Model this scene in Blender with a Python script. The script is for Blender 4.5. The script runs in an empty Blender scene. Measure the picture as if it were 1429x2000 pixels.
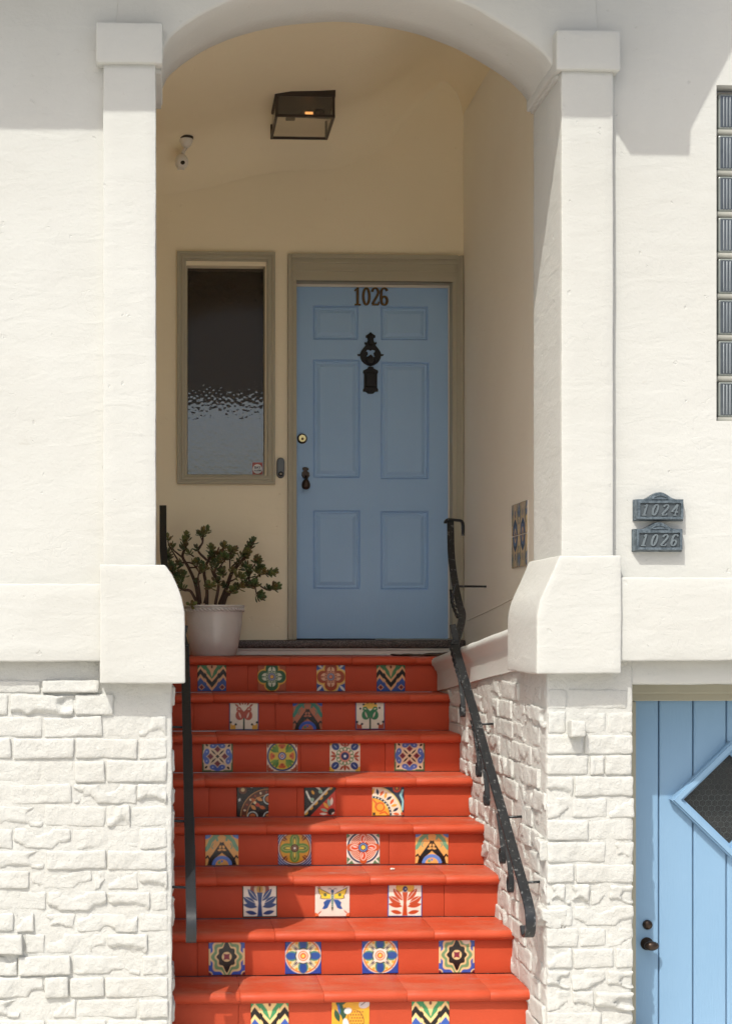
import bpy, bmesh, math, random
import numpy as np
from mathutils import Vector, Matrix, noise

scene = bpy.context.scene
COL = scene.collection
RND = random.Random(11)

# ------------------------------------------------------------------ camera
EYE = 1.62
FPX, PX0, PY0 = 2959.0, 437.0, 1240.0          # focal length / principal point in photo pixels
YAW = math.radians(2.4)
CS, SN = math.cos(YAW), math.sin(YAW)
cam_data = bpy.data.cameras.new("camera")
cam = bpy.data.objects.new("camera", cam_data)
COL.objects.link(cam)
cam.location = (0, 0, EYE)
cam.rotation_euler = (math.radians(90), 0, -YAW)
cam_data.sensor_fit = 'VERTICAL'
cam_data.sensor_height = 24.0
cam_data.lens = FPX / 2000.0 * 24.0
cam_data.shift_x = (714.5 - PX0) / 2000.0
cam_data.shift_y = (PY0 - 1000.0) / 2000.0
cam_data.clip_end = 500
scene.camera = cam

# ------------------------------------------------------------------ sky, sun, exposure
LIGHT = Vector((0.60, 1.0, -1.50)).normalized()
world = bpy.data.worlds.new("World")
scene.world = world
world.use_nodes = True
wn = world.node_tree.nodes
bgn = wn["Background"]
sky = wn.new("ShaderNodeTexSky")
sky.sky_type = 'NISHITA'
sky.sun_disc = False
sky.sun_elevation = math.asin(-LIGHT.z)
sky.sun_rotation = math.atan2(-LIGHT.x, -LIGHT.y)
sky.air_density = 1.0
sky.dust_density = 4.5
world.node_tree.links.new(sky.outputs[0], bgn.inputs[0])
bgn.inputs[1].default_value = 0.15
sun_data = bpy.data.lights.new("sun", 'SUN')
sun_data.energy = 3.15
sun_data.angle = math.radians(0.5)
sun_data.color = (1.0, 0.975, 0.90)
sun = bpy.data.objects.new("sun", sun_data)
COL.objects.link(sun)
sun.rotation_euler = LIGHT.to_track_quat('-Z', 'Y').to_euler()
sun.location = (-6, -8, 14)
scene.view_settings.view_transform = 'Standard'
scene.view_settings.look = 'None'
scene.view_settings.gamma = 1.0
scene.view_settings.exposure = 0.24
scene.view_settings.use_curve_mapping = False
try:
    scene.cycles.use_denoising = True
    scene.cycles.max_bounces = 14
    scene.cycles.diffuse_bounces = 8
    scene.cycles.transparent_max_bounces = 12
    scene.cycles.sample_clamp_indirect = 4.0
except Exception:
    pass

def at(x, y, Y):
    """world point on the plane Y seen at photo pixel (x, y)"""
    a = (x - PX0) / FPX
    X = Y * (a * CS + SN) / (CS - a * SN)
    d = X * SN + Y * CS
    return Vector((X, Y, EYE + (PY0 - y) / FPX * d))
def atX(x, y, X):
    a = (x - PX0) / FPX
    Y = X * (CS - a * SN) / (a * CS + SN)
    return at(x, y, Y)
def ax(x, Y): return at(x, 1000, Y).x

# ------------------------------------------------------------------ colours and materials
def lin(r, g, b):
    f = lambda c: (c / 255) / 12.92 if c / 255 <= 0.04045 else ((c / 255 + 0.055) / 1.055) ** 2.4
    return (f(r), f(g), f(b))
def hx(s): return lin(int(s[0:2], 16), int(s[2:4], 16), int(s[4:6], 16))

class NT:
    def __init__(s, name):
        s.m = bpy.data.materials.new(name)
        s.m.use_nodes = True
        s.t = s.m.node_tree
        s.p = s.t.nodes["Principled BSDF"]
        s.out = s.t.nodes["Material Output"]
    def n(s, typ, **kw):
        nd = s.t.nodes.new(typ)
        for k, v in kw.items():
            if k.startswith('i_'): nd.inputs[int(k[2:]) if k[2:].isdigit() else k[2:]].default_value = v
            else: setattr(nd, k, v)
        return nd
    def l(s, a, b): s.t.links.new(a, b)
    def noise(s, scale, detail=4, rough=0.55, vec=None, dist=0.0):
        nd = s.n("ShaderNodeTexNoise")
        nd.inputs["Scale"].default_value = scale
        nd.inputs["Detail"].default_value = detail
        nd.inputs["Roughness"].default_value = rough
        nd.inputs["Distortion"].default_value = dist
        if vec is None:
            vec = s.coord()
        s.l(vec, nd.inputs["Vector"])
        return nd.outputs["Fac"]
    def coord(s, kind="Position"):
        if not hasattr(s, '_geo'): s._geo = s.n("ShaderNodeNewGeometry")
        return s._geo.outputs["Position"]
    def mapv(s, scale, vec=None, rot=(0, 0, 0)):
        nd = s.n("ShaderNodeMapping")
        nd.inputs["Scale"].default_value = scale
        nd.inputs["Rotation"].default_value = rot
        s.l(vec if vec is not None else s.coord(), nd.inputs["Vector"])
        return nd.outputs[0]
    def ramp(s, fac, stops):
        nd = s.n("ShaderNodeValToRGB")
        els = nd.color_ramp.elements
        while len(els) > len(stops): els.remove(els[-1])
        while len(els) < len(stops): els.new(0.5)
        for e, (p, c) in zip(els, stops):
            e.position = p
            e.color = (c[0], c[1], c[2], 1) if not isinstance(c, (int, float)) else (c, c, c, 1)
        s.l(fac, nd.inputs[0])
        return nd.outputs[0]
    def mix(s, fac, a, b, blend='MIX'):
        nd = s.n("ShaderNodeMix", data_type='RGBA', blend_type=blend)
        for i, v in ((0, fac), (6, a), (7, b)):
            if hasattr(v, 'links'): s.l(v, nd.inputs[i])
            elif i == 0: nd.inputs[0].default_value = v
            else: nd.inputs[i].default_value = (v[0], v[1], v[2], 1)
        return nd.outputs[2]
    def bump(s, height, strength, distance, prev=None):
        nd = s.n("ShaderNodeBump")
        nd.inputs["Strength"].default_value = strength
        nd.inputs["Distance"].default_value = distance
        s.l(height, nd.inputs["Height"])
        if prev is not None: s.l(prev, nd.inputs["Normal"])
        return nd.outputs[0]
    def base(s, c):
        if hasattr(c, 'links'): s.l(c, s.p.inputs["Base Color"])
        else: s.p.inputs["Base Color"].default_value = (c[0], c[1], c[2], 1)
    def rough(s, r):
        if hasattr(r, 'links'): s.l(r, s.p.inputs["Roughness"])
        else: s.p.inputs["Roughness"].default_value = r
    def normal(s, n): s.l(n, s.p.inputs["Normal"])

M = {}
def stucco(name, c, dark, grime, b1=0.006, b2=0.0016, seed=0.0):
    t = NT(name)
    pos = t.n("ShaderNodeVectorMath", operation='ADD')
    t.l(t.coord(), pos.inputs[0]); pos.inputs[1].default_value = (seed, seed * 2, seed * 3)
    v = pos.outputs[0]
    f1 = t.noise(1.3, 5, 0.6, v)
    f2 = t.noise(9, 6, 0.62, v)
    f3 = t.noise(70, 4, 0.6, v)
    col = t.mix(t.ramp(f1, [(0.35, 0.0), (0.72, 1.0)]), c, dark)
    spot = t.ramp(t.noise(5.5, 7, 0.7, t.mapv((1, 1, 2.2), v)), [(0.66, 0.0), (0.78, 1.0)])
    col = t.mix(t.mix(0.5, (0, 0, 0), spot), col, grime)
    t.base(col)
    t.rough(0.88)
    t.p.inputs["Specular IOR Level"].default_value = 0.25
    trowel = t.noise(7, 3, 0.5, t.mapv((0.8, 1, 2.4), v, (0, 0.35, 0)), 0.6)
    n = t.bump(trowel, 0.9, b1)
    n = t.bump(f2, 0.7, b1 * 0.6, n)
    n = t.bump(f3, 0.7, b2, n)
    # hairline cracks and flaked spots
    vor = t.n("ShaderNodeTexVoronoi", feature='DISTANCE_TO_EDGE')
    wob = t.n("ShaderNodeVectorMath", operation='ADD')
    nz = t.n("ShaderNodeTexNoise"); nz.inputs["Scale"].default_value = 6; nz.inputs["Detail"].default_value = 4
    t.l(v, nz.inputs["Vector"])
    sc = t.n("ShaderNodeVectorMath", operation='SCALE'); sc.inputs["Scale"].default_value = 0.35
    t.l(nz.outputs["Color"], sc.inputs[0]); t.l(v, wob.inputs[0]); t.l(sc.outputs[0], wob.inputs[1])
    t.l(wob.outputs[0], vor.inputs["Vector"]); vor.inputs["Scale"].default_value = 2.3
    crack = t.ramp(vor.outputs["Distance"], [(0.0, 0.0), (0.006, 1.0)])
    gate = t.ramp(t.noise(2.1, 3, 0.5, v), [(0.52, 0.0), (0.58, 1.0)])
    ck = t.mix(gate, (1, 1, 1), crack)
    n = t.bump(ck, 0.3, 0.0022, n)
    pock = t.ramp(t.noise(26, 3, 0.5, v), [(0.24, 0.0), (0.29, 1.0)])
    n = t.bump(pock, 0.5, 0.004, n)
    t.normal(n)
    return t.m
M['stucco'] = stucco("white_stucco", (0.52, 0.525, 0.497), (0.485, 0.485, 0.452), (0.36, 0.335, 0.285), 0.0042, 0.0022)
M['stucco_fine'] = stucco("white_stucco_smooth", (0.52, 0.525, 0.497), (0.50, 0.50, 0.468), (0.38, 0.355, 0.305), 0.0032, 0.0016, 3.1)
M['cream_side'] = stucco("pale_cream_side_plaster", (0.86, 0.83, 0.73), (0.83, 0.79, 0.69), (0.68, 0.62, 0.50), 0.0026, 0.0007, 9.1)
M['cream'] = stucco("cream_porch_plaster", (0.87, 0.79, 0.60), (0.84, 0.76, 0.57), (0.70, 0.61, 0.44), 0.0022, 0.0006, 7.7)

def painted_brick():
    t = NT("white_painted_brick")
    f1 = t.noise(3.1, 5, 0.6); f2 = t.noise(26, 6, 0.65); f3 = t.noise(110, 4, 0.6)
    col = t.mix(t.ramp(f1, [(0.35, 0), (0.7, 1)]), (0.52, 0.525, 0.497), (0.495, 0.492, 0.458))
    dirt = t.ramp(t.noise(14, 7, 0.75), [(0.67, 0), (0.80, 1)])
    col = t.mix(t.mix(0.6, (0, 0, 0), dirt), col, (0.36, 0.31, 0.25))
    t.base(col); t.rough(0.8)
    t.p.inputs["Specular IOR Level"].default_value = 0.3
    n = t.bump(f2, 1.0, 0.009); n = t.bump(f3, 0.8, 0.002, n)
    t.normal(n)
    return t.m
M['brick'] = painted_brick()

def redpaint():
    t = NT("red_step_paint")
    f1 = t.noise(2.5, 5, 0.6); f2 = t.noise(18, 6, 0.65); f3 = t.noise(120, 3, 0.6)
    col = t.mix(t.ramp(f1, [(0.3, 0), (0.75, 1)]), (0.475, 0.070, 0.028), (0.41, 0.056, 0.022))
    # foot wear: dulled, greyed patches on upward facing paint
    geo = t.n("ShaderNodeNewGeometry")
    sep = t.n("ShaderNodeSeparateXYZ"); t.l(geo.outputs["True Normal"], sep.inputs[0])
    up = t.ramp(sep.outputs["Z"], [(0.55, 0), (0.95, 1)])
    wear = t.ramp(t.noise(4.2, 6, 0.7, t.mapv((1.0, 2.2, 1.0))), [(0.42, 0), (0.66, 1)])
    wf = t.mix(1.0, up, wear, 'MULTIPLY')
    col = t.mix(t.mix(0.62, (0, 0, 0), wf), col, (0.42, 0.145, 0.09))
    scuff = t.ramp(t.noise(3.4, 8, 0.72, t.mapv((0.9, 2.6, 1.0))), [(0.60, 0), (0.67, 1)])
    col = t.mix(t.mix(0.55, (0, 0, 0), t.mix(1.0, up, scuff, 'MULTIPLY')), col, (0.33, 0.25, 0.22))
    streak = t.ramp(t.noise(7, 6, 0.7, t.mapv((1.0, 1.0, 0.35))), [(0.58, 0), (0.75, 1)])
    col = t.mix(t.mix(0.35, (0, 0, 0), streak), col, (0.33, 0.05, 0.025))
    chips = t.ramp(t.noise(40, 5, 0.7), [(0.71, 0), (0.75, 1)])
    col = t.mix(t.mix(0.5, (0, 0, 0), chips), col, (0.24, 0.06, 0.04))
    t.base(col)
    t.rough(t.ramp(f2, [(0.3, 0.42), (0.7, 0.6)]))
    t.p.inputs["Specular IOR Level"].default_value = 0.22
    n = t.bump(f2, 0.6, 0.003); n = t.bump(f3, 0.5, 0.0005, n)
    t.normal(n)
    return t.m
M['red'] = redpaint()

def paint(name, c, c2, r=0.5, bump=0.0006, grain=None, spec=0.4):
    t = NT(name)
    f1 = t.noise(2.2, 5, 0.6)
    f2 = t.noise(45, 4, 0.6, t.mapv(grain) if grain else None)
    t.base(t.mix(t.ramp(f1, [(0.3, 0), (0.72, 1)]), c, c2))
    t.rough(r)
    t.p.inputs["Specular IOR Level"].default_value = spec
    t.normal(t.bump(f2, 0.7, bump))
    return t.m
M['blue'] = paint("blue_door_paint", (0.34, 0.53, 0.78), (0.31, 0.495, 0.745), 0.45, 0.0008, (3, 3, 0.3))
M['blue2'] = paint("light_blue_board_paint", (0.215, 0.355, 0.51), (0.195, 0.335, 0.49), 0.5, 0.0012, (2.5, 2.5, 0.25))
M['olive'] = paint("olive_frame_paint", (0.42, 0.395, 0.30), (0.39, 0.365, 0.275), 0.5, 0.0006, (3, 3, 0.4))
M['greige'] = paint("grey_green_frame_paint", (0.36, 0.345, 0.265), (0.33, 0.315, 0.24), 0.55, 0.0008)
M['white'] = paint("off_white_trim", (0.72, 0.69, 0.62), (0.68, 0.65, 0.58), 0.45)
M['plastic'] = paint("white_plastic", (0.74, 0.71, 0.66), (0.72, 0.69, 0.64), 0.35)
M['brown'] = paint("dark_bronze", (0.030, 0.022, 0.016), (0.04, 0.028, 0.02), 0.4)
M['black'] = paint("black_cast_iron", (0.006, 0.006, 0.007), (0.01, 0.01, 0.011), 0.55)
M['soil'] = paint("dark_soil", (0.05, 0.035, 0.022), (0.03, 0.02, 0.014), 0.95, 0.004)
M['concrete'] = paint("concrete", (0.68, 0.65, 0.59), (0.63, 0.60, 0.545), 0.85, 0.002)
M['asphalt'] = paint("asphalt", (0.06, 0.06, 0.06), (0.05, 0.05, 0.05), 0.9, 0.004)
M['road'] = paint("pale_concrete_road", (0.44, 0.42, 0.38), (0.38, 0.365, 0.335), 0.9, 0.004)
M['kerb'] = paint("kerb_concrete", (0.42, 0.40, 0.36), (0.36, 0.34, 0.31), 0.85, 0.002)
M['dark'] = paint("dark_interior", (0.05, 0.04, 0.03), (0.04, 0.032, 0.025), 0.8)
M['stair_core'] = paint("step_core", (0.42, 0.09, 0.05), (0.38, 0.08, 0.045), 0.8)
M['mat'] = paint("brown_mat", (0.10, 0.055, 0.03), (0.05, 0.03, 0.018), 0.9, 0.006)

def iron():
    t = NT("black_railing_iron")
    f = t.noise(38, 5, 0.6)
    spot = t.ramp(t.noise(62, 3, 0.5, t.mapv((1, 0.7, 1))), [(0.60, 0), (0.68, 1)])
    col = t.mix(t.mix(0.55, (0, 0, 0), spot), (0.012, 0.014, 0.016), (0.20, 0.21, 0.21))
    t.base(col); t.rough(t.ramp(f, [(0.3, 0.32), (0.7, 0.5)]))
    t.p.inputs["Specular IOR Level"].default_value = 0.5
    t.normal(t.bump(f, 0.6, 0.0012))
    return t.m
M['iron_spotted'] = iron()
M['iron'] = paint("black_iron_paint", (0.014, 0.016, 0.018), (0.02, 0.022, 0.025), 0.36, 0.0012)
def metal(name, c, r, met=1.0):
    t = NT(name); t.base(c); t.rough(r); t.p.inputs["Metallic"].default_value = met
    t.normal(t.bump(t.noise(80, 4, 0.6), 0.4, 0.0006))
    return t.m
M['brass'] = metal("brass", (0.62, 0.50, 0.24), 0.25)
M['brass_dull'] = metal("antique_brass", (0.17, 0.11, 0.055), 0.45)
M['steel'] = metal("steel", (0.7, 0.7, 0.68), 0.3)
M['bronze'] = metal("bronze_knob", (0.055, 0.038, 0.028), 0.32, 0.7)
def pewter():
    t = NT("blue_grey_cast_metal")
    f = t.noise(55, 5, 0.65)
    col = t.mix(t.ramp(f, [(0.38, 0), (0.68, 1)]), (0.052, 0.072, 0.086), (0.165, 0.205, 0.235))
    t.base(col); t.rough(0.48); t.p.inputs["Metallic"].default_value = 0.25
    t.normal(t.bump(f, 0.8, 0.0018))
    return t.m
M['pewter'] = pewter()
M['pewter_light'] = paint("worn_cast_digit", (0.155, 0.185, 0.20), (0.09, 0.11, 0.125), 0.4)
M['pewter_dark'] = paint("cast_panel_ground", (0.045, 0.058, 0.066), (0.085, 0.10, 0.11), 0.5, 0.002)
def granite():
    t = NT("dark_granite")
    f = t.noise(160, 4, 0.7)
    t.base(t.ramp(f, [(0.35, (0.015, 0.012, 0.011)), (0.52, (0.075, 0.058, 0.05)), (0.66, (0.22, 0.18, 0.16))]))
    t.rough(0.5)
    return t.m
M['granite'] = granite()
def glaze_tile():
    t = NT("painted_ceramic_glaze")
    at_ = t.n("ShaderNodeAttribute", attribute_name="tile_paint")
    f = t.noise(30, 5, 0.6)
    col = t.mix(t.ramp(f, [(0.3, 0.0), (0.75, 0.16)]), at_.outputs["Color"], (0.10, 0.07, 0.05))
    t.base(col); t.rough(0.22)
    t.p.inputs["Specular IOR Level"].default_value = 0.45
    t.normal(t.bump(f, 0.4, 0.0012))
    return t.m
M['tile'] = glaze_tile()
def pot_glaze():
    t = NT("pale_pot_glaze")
    f = t.noise(6, 5, 0.6)
    t.base(t.mix(t.ramp(f, [(0.3, 0), (0.7, 1)]), (0.62, 0.595, 0.56), (0.54, 0.51, 0.475)))
    t.rough(0.18)
    t.normal(t.bump(f, 0.3, 0.002))
    return t.m
M['pot'] = pot_glaze()
M['bark'] = paint("jade_stem", (0.115, 0.07, 0.05), (0.07, 0.045, 0.032), 0.8, 0.003)
def leafmat():
    t = NT("jade_leaf")
    oi = t.n("ShaderNodeObjectInfo")
    f = t.noise(20, 3, 0.6)
    col = t.ramp(oi.outputs["Random"], [(0.0, (0.04, 0.085, 0.032)), (0.45, (0.065, 0.12, 0.038)), (0.8, (0.13, 0.17, 0.045)), (1.0, (0.22, 0.20, 0.06))])
    col = t.mix(t.ramp(f, [(0.45, 0), (0.72, 0.75)]), col, (0.24, 0.085, 0.04))
    t.base(col); t.rough(0.4)
    return t.m
M['leaf'] = leafmat()

def clear_glass(name, tint, gloss_r=0.03, ior=1.45, haze=0.0):
    """thin pane: fresnel mix of a clear and a mirror lobe"""
    t = NT(name)
    t.t.nodes.remove(t.p)
    tr = t.n("ShaderNodeBsdfTransparent"); tr.inputs[0].default_value = (*tint, 1)
    gl = t.n("ShaderNodeBsdfGlossy"); gl.inputs["Roughness"].default_value = gloss_r
    lw = t.n("ShaderNodeLayerWeight"); lw.inputs[0].default_value = 0.5
    pw = t.n("ShaderNodeMath", operation='POWER'); t.l(lw.outputs["Facing"], pw.inputs[0]); pw.inputs[1].default_value = 5.0
    fr = t.n("ShaderNodeMath", operation='MULTIPLY_ADD'); t.l(pw.outputs[0], fr.inputs[0]); fr.inputs[1].default_value = 0.8; fr.inputs[2].default_value = 0.03
    mx = t.n("ShaderNodeMixShader")
    t.l(fr.outputs[0], mx.inputs[0]); t.l(tr.outputs[0], mx.inputs[1]); t.l(gl.outputs[0], mx.inputs[2])
    if haze:
        df = t.n("ShaderNodeBsdfDiffuse"); df.inputs[0].default_value = (0.5, 0.47, 0.42, 1)
        m2 = t.n("ShaderNodeMixShader"); m2.inputs[0].default_value = haze
        t.l(mx.outputs[0], m2.inputs[1]); t.l(df.outputs[0], m2.inputs[2])
        t.l(m2.outputs[0], t.out.inputs[0])
    else:
        t.l(mx.outputs[0], t.out.inputs[0])
    return t.m
M['lamp_glass'] = clear_glass("lantern_glass", (0.93, 0.92, 0.90), 0.05, 1.25, 0.03)
M['pane'] = clear_glass("dusty_door_glass", (0.80, 0.84, 0.85), 0.04, 1.45, 0.004)
def hammered():
    t = NT("hammered_obscure_glass")
    t.t.nodes.remove(t.p)
    v = t.mapv((42, 42, 42), None, (0, math.radians(38), 0))
    vor = t.n("ShaderNodeTexVoronoi", feature='SMOOTH_F1')
    vor.inputs["Scale"].default_value = 1.0
    vor.inputs["Smoothness"].default_value = 0.8
    vor.inputs["Randomness"].default_value = 0.38
    t.l(v, vor.inputs["Vector"])
    n = t.bump(vor.outputs["Distance"], 1.0, 0.0085)
    n = t.bump(t.noise(25, 3, 0.5), 0.4, 0.004, n)
    g = t.n("ShaderNodeBsdfRefraction"); g.inputs["Roughness"].default_value = 0.05
    g.inputs["IOR"].default_value = 1.28; g.inputs[0].default_value = (0.56, 0.525, 0.50, 1)
    gl = t.n("ShaderNodeBsdfGlossy"); gl.inputs["Roughness"].default_value = 0.08
    fr = t.n("ShaderNodeFresnel"); fr.inputs[0].default_value = 1.28
    mx = t.n("ShaderNodeMixShader")
    t.l(n, g.inputs["Normal"])
    t.l(fr.outputs[0], mx.inputs[0]); t.l(g.outputs[0], mx.inputs[1]); t.l(gl.outputs[0], mx.inputs[2])
    df = t.n("ShaderNodeBsdfDiffuse"); df.inputs[0].default_value = (0.34, 0.28, 0.21, 1)  # dusty brown veil, mixed in to lift the pane out of black
    m2 = t.n("ShaderNodeMixShader"); m2.inputs[0].default_value = 0.11
    t.l(mx.outputs[0], m2.inputs[1]); t.l(df.outputs[0], m2.inputs[2])
    t.l(m2.outputs[0], t.out.inputs[0])
    return t.m
M['hammered'] = hammered()
def block_glass():
    t = NT("ribbed_block_glass")
    f = t.noise(9, 4, 0.6)
    t.base(t.ramp(f, [(0.3, (0.025, 0.030, 0.034)), (0.7, (0.07, 0.08, 0.088))]))
    t.rough(0.12)
    t.p.inputs["Specular IOR Level"].default_value = 0.8
    t.p.inputs["Coat Weight"].default_value = 0.6
    t.normal(t.bump(t.noise(40, 3, 0.6), 0.3, 0.002))
    return t.m
M['block'] = block_glass()
M['block_line'] = paint("pale_glass_rib", (0.42, 0.46, 0.48), (0.30, 0.34, 0.37), 0.15)
M['block_joint'] = paint("grey_block_joint", (0.33, 0.335, 0.30), (0.24, 0.245, 0.22), 0.5)
M['block_rim'] = paint("pale_block_rim", (0.24, 0.26, 0.24), (0.16, 0.18, 0.17), 0.2)
def emit(name, c, s):
    t = NT(name); t.base((0.4, 0.25, 0.1))
    t.p.inputs["Emission Color"].default_value = (*c, 1); t.p.inputs["Emission Strength"].default_value = s
    return t.m
M['filament'] = emit("glowing_filament", (1.0, 0.42, 0.13), 1.5)
M['sticker_red'] = paint("sticker_red", (0.42, 0.10, 0.08), (0.42, 0.10, 0.08), 0.4)
M['sticker_white'] = paint("sticker_white", (0.75, 0.74, 0.74), (0.75, 0.74, 0.74), 0.4)
M['ink'] = paint("sticker_ink", (0.03, 0.03, 0.05), (0.03, 0.03, 0.05), 0.5)
M['grout'] = paint("white_grout", (0.68, 0.65, 0.60), (0.62, 0.59, 0.54), 0.9, 0.002)
M['wire'] = paint("galvanised_wire", (0.11, 0.125, 0.12), (0.07, 0.08, 0.08), 0.4)

# ------------------------------------------------------------------ object helpers
def thing(name, label, cat, loc=(0, 0, 0), group=None):
    o = bpy.data.objects.new(name, None)
    o.empty_display_size = 0.1
    COL.objects.link(o)
    o.location = loc
    tag(o, label, cat, group)
    return o
def tag(o, label=None, cat=None, group=None, kind=None):
    if label: o["label"] = label
    if cat: o["category"] = cat
    if group: o["group"] = group
    if kind: o["kind"] = kind
    return o
def setparent(o, parent):
    if parent is not None:
        o.parent = parent
        if parent.type == 'EMPTY' and parent.parent is None:
            o.matrix_parent_inverse = Matrix.Translation(-Vector(parent.location))
def make_mesh(name, verts, faces, mat, smooth=False):
    me = bpy.data.meshes.new(name)
    me.from_pydata([tuple(v) for v in verts], [], faces)
    me.validate()
    if mat is not None: me.materials.append(mat)
    if smooth: me.polygons.foreach_set("use_smooth", [True] * len(me.polygons))
    bm = bmesh.new(); bm.from_mesh(me)
    bmesh.ops.recalc_face_normals(bm, faces=bm.faces)
    bm.to_mesh(me); bm.free()
    me.update()
    return me
def obj(name, me, parent=None, label=None):
    o = bpy.data.objects.new(name, me)
    COL.objects.link(o)
    setparent(o, parent)
    if label: o["label"] = label
    return o
def part(name, vf, mat, parent, smooth=False, label=None, angle=None):
    me = make_mesh(name, vf[0], vf[1], mat, smooth or angle is not None)
    if angle is not None:
        try: me.set_sharp_from_angle(angle=math.radians(angle))
        except Exception: pass
    return obj(name, me, parent, label)

def join(*vfs):
    V, F = [], []
    for v, f in vfs:
        b = len(V)
        V += [Vector(p) for p in v]
        F += [tuple(i + b for i in q) for q in f]
    return V, F
def box(x0, x1, y0, y1, z0, z1):
    V = [(x0, y0, z0), (x1, y0, z0), (x1, y1, z0), (x0, y1, z0), (x0, y0, z1), (x1, y0, z1), (x1, y1, z1), (x0, y1, z1)]
    F = [(0, 3, 2, 1), (4, 5, 6, 7), (0, 1, 5, 4), (1, 2, 6, 5), (2, 3, 7, 6), (3, 0, 4, 7)]
    return [Vector(v) for v in V], F
def bbox(x0, x1, y0, y1, z0, z1, r=0.004, seg=2):
    V, F = box(x0, x1, y0, y1, z0, z1)
    bm = bmesh.new()
    vs = [bm.verts.new(v) for v in V]
    for f in F: bm.faces.new([vs[i] for i in f])
    bmesh.ops.bevel(bm, geom=list(bm.edges), offset=r, segments=seg, profile=0.5, affect='EDGES')
    return from_bm(bm)
def from_bm(bm):
    bm.verts.index_update()
    V = [v.co.copy() for v in bm.verts]
    F = [tuple(v.index for v in f.verts) for f in bm.faces]
    bm.free()
    return V, F
def nvec(p, f, seed):
    return noise.noise_vector(Vector((p[0] * f + seed, p[1] * f - seed * 1.7, p[2] * f + seed * 0.6)))
def rough_box(x0, x1, y0, y1, z0, z1, cell=0.05, r=0.012, amps=((6, 0.003), (25, 0.0012)), seed=0.0, warp=None, skip=()):
    """rounded box whose faces are grids, shaken by noise"""
    def lines(a, b):
        rr = min(r, (b - a) * 0.45)
        ls = [a, a + rr * 0.35, a + rr]
        n = max(1, int(round((b - a - 2 * rr) / cell)))
        ls += [a + rr + (b - a - 2 * rr) * i / n for i in range(1, n)]
        ls += [b - rr, b - rr * 0.35, b]
        return ls
    L = [lines(x0, x1), lines(y0, y1), lines(z0, z1)]
    idx, V, F = {}, [], []
    lo = Vector((x0, y0, z0)); hi = Vector((x1, y1, z1))
    rr = min(r, (x1 - x0) * 0.45, (y1 - y0) * 0.45, (z1 - z0) * 0.45)
    def vert(i, j, k):
        key = (i, j, k)
        if key in idx: return idx[key]
        p = Vector((L[0][i], L[1][j], L[2][k]))
        q = Vector([min(max(p[c], lo[c] + rr), hi[c] - rr) for c in range(3)])
        d = p - q
        if d.length > 1e-9: p = q + d.normalized() * rr
        s = Vector((0, 0, 0))
        for f, a in amps: s += nvec(p, f, seed) * a
        p = p + s
        if warp: p = warp(p)
        idx[key] = len(V); V.append(p)
        return idx[key]
    n = [len(l) - 1 for l in L]
    for side, k in (('z0', 0), ('z1', n[2])):
        if side in skip: continue
        for i in range(n[0]):
            for j in range(n[1]):
                F.append((vert(i, j, k), vert(i + 1, j, k), vert(i + 1, j + 1, k), vert(i, j + 1, k)))
    for side, j in (('y0', 0), ('y1', n[1])):
        if side in skip: continue
        for i in range(n[0]):
            for k in range(n[2]):
                F.append((vert(i, j, k), vert(i + 1, j, k), vert(i + 1, j, k + 1), vert(i, j, k + 1)))
    for side, i in (('x0', 0), ('x1', n[0])):
        if side in skip: continue
        for j in range(n[1]):
            for k in range(n[2]):
                F.append((vert(i, j, k), vert(i, j + 1, k), vert(i, j + 1, k + 1), vert(i, j, k + 1)))
    return V, F
def grid_wall(u0, u1, w0, w1, place, holes=(), cell=0.06, depth=0.0, amp=0.002, freq=3.0, seed=0.0):
    """grid on (u, w) with rectangular holes; place(u, w, d) -> point, d = depth into the wall (reveals)"""
    def cuts(a, b, extra):
        pts = sorted({a, b, *[e for e in extra if a < e < b]})
        out = []
        for p, q in zip(pts, pts[1:]):
            n = max(1, int(round((q - p) / cell)))
            out += [p + (q - p) * i / n for i in range(n)]
        return out + [b]
    us = cuts(u0, u1, [h for hh in holes for h in hh[:2]])
    ws = cuts(w0, w1, [h for hh in holes for h in hh[2:4]])
    idx, V, F = {}, [], []
    def vert(i, j, d=0.0):
        key = (i, j, d)
        if key not in idx:
            p = place(us[i], ws[j], d)
            q = place(us[i], ws[j], 0)
            a = noise.noise(Vector((q[0] * freq + seed, q[1] * freq, q[2] * freq)))
            e = (place(us[i], ws[j], 1.0) - q)
            idx[key] = len(V); V.append(p + e * (a * amp if d == 0 else 0))
        return idx[key]
    def inside(i, j):
        u = (us[i] + us[i + 1]) / 2; w = (ws[j] + ws[j + 1]) / 2
        return any(h[0] < u < h[1] and h[2] < w < h[3] for h in holes)
    for i in range(len(us) - 1):
        for j in range(len(ws) - 1):
            if not inside(i, j):
                F.append((vert(i, j), vert(i + 1, j), vert(i + 1, j + 1), vert(i, j + 1)))
            elif depth:
                for (a, b, ni, nj) in ((0, 1, i, j - 1), (2, 3, i, j + 1), (1, 2, i + 1, j), (3, 0, i - 1, j)):
                    out = ni < 0 or nj < 0 or ni >= len(us) - 1 or nj >= len(ws) - 1 or not inside(ni, nj)
                    if out:
                        c = [(i, j), (i + 1, j), (i + 1, j + 1), (i, j + 1)]
                        p, q = c[a], c[b]
                        F.append((vert(*p), vert(*q), vert(*q, depth), vert(*p, depth)))
    return V, F
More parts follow.
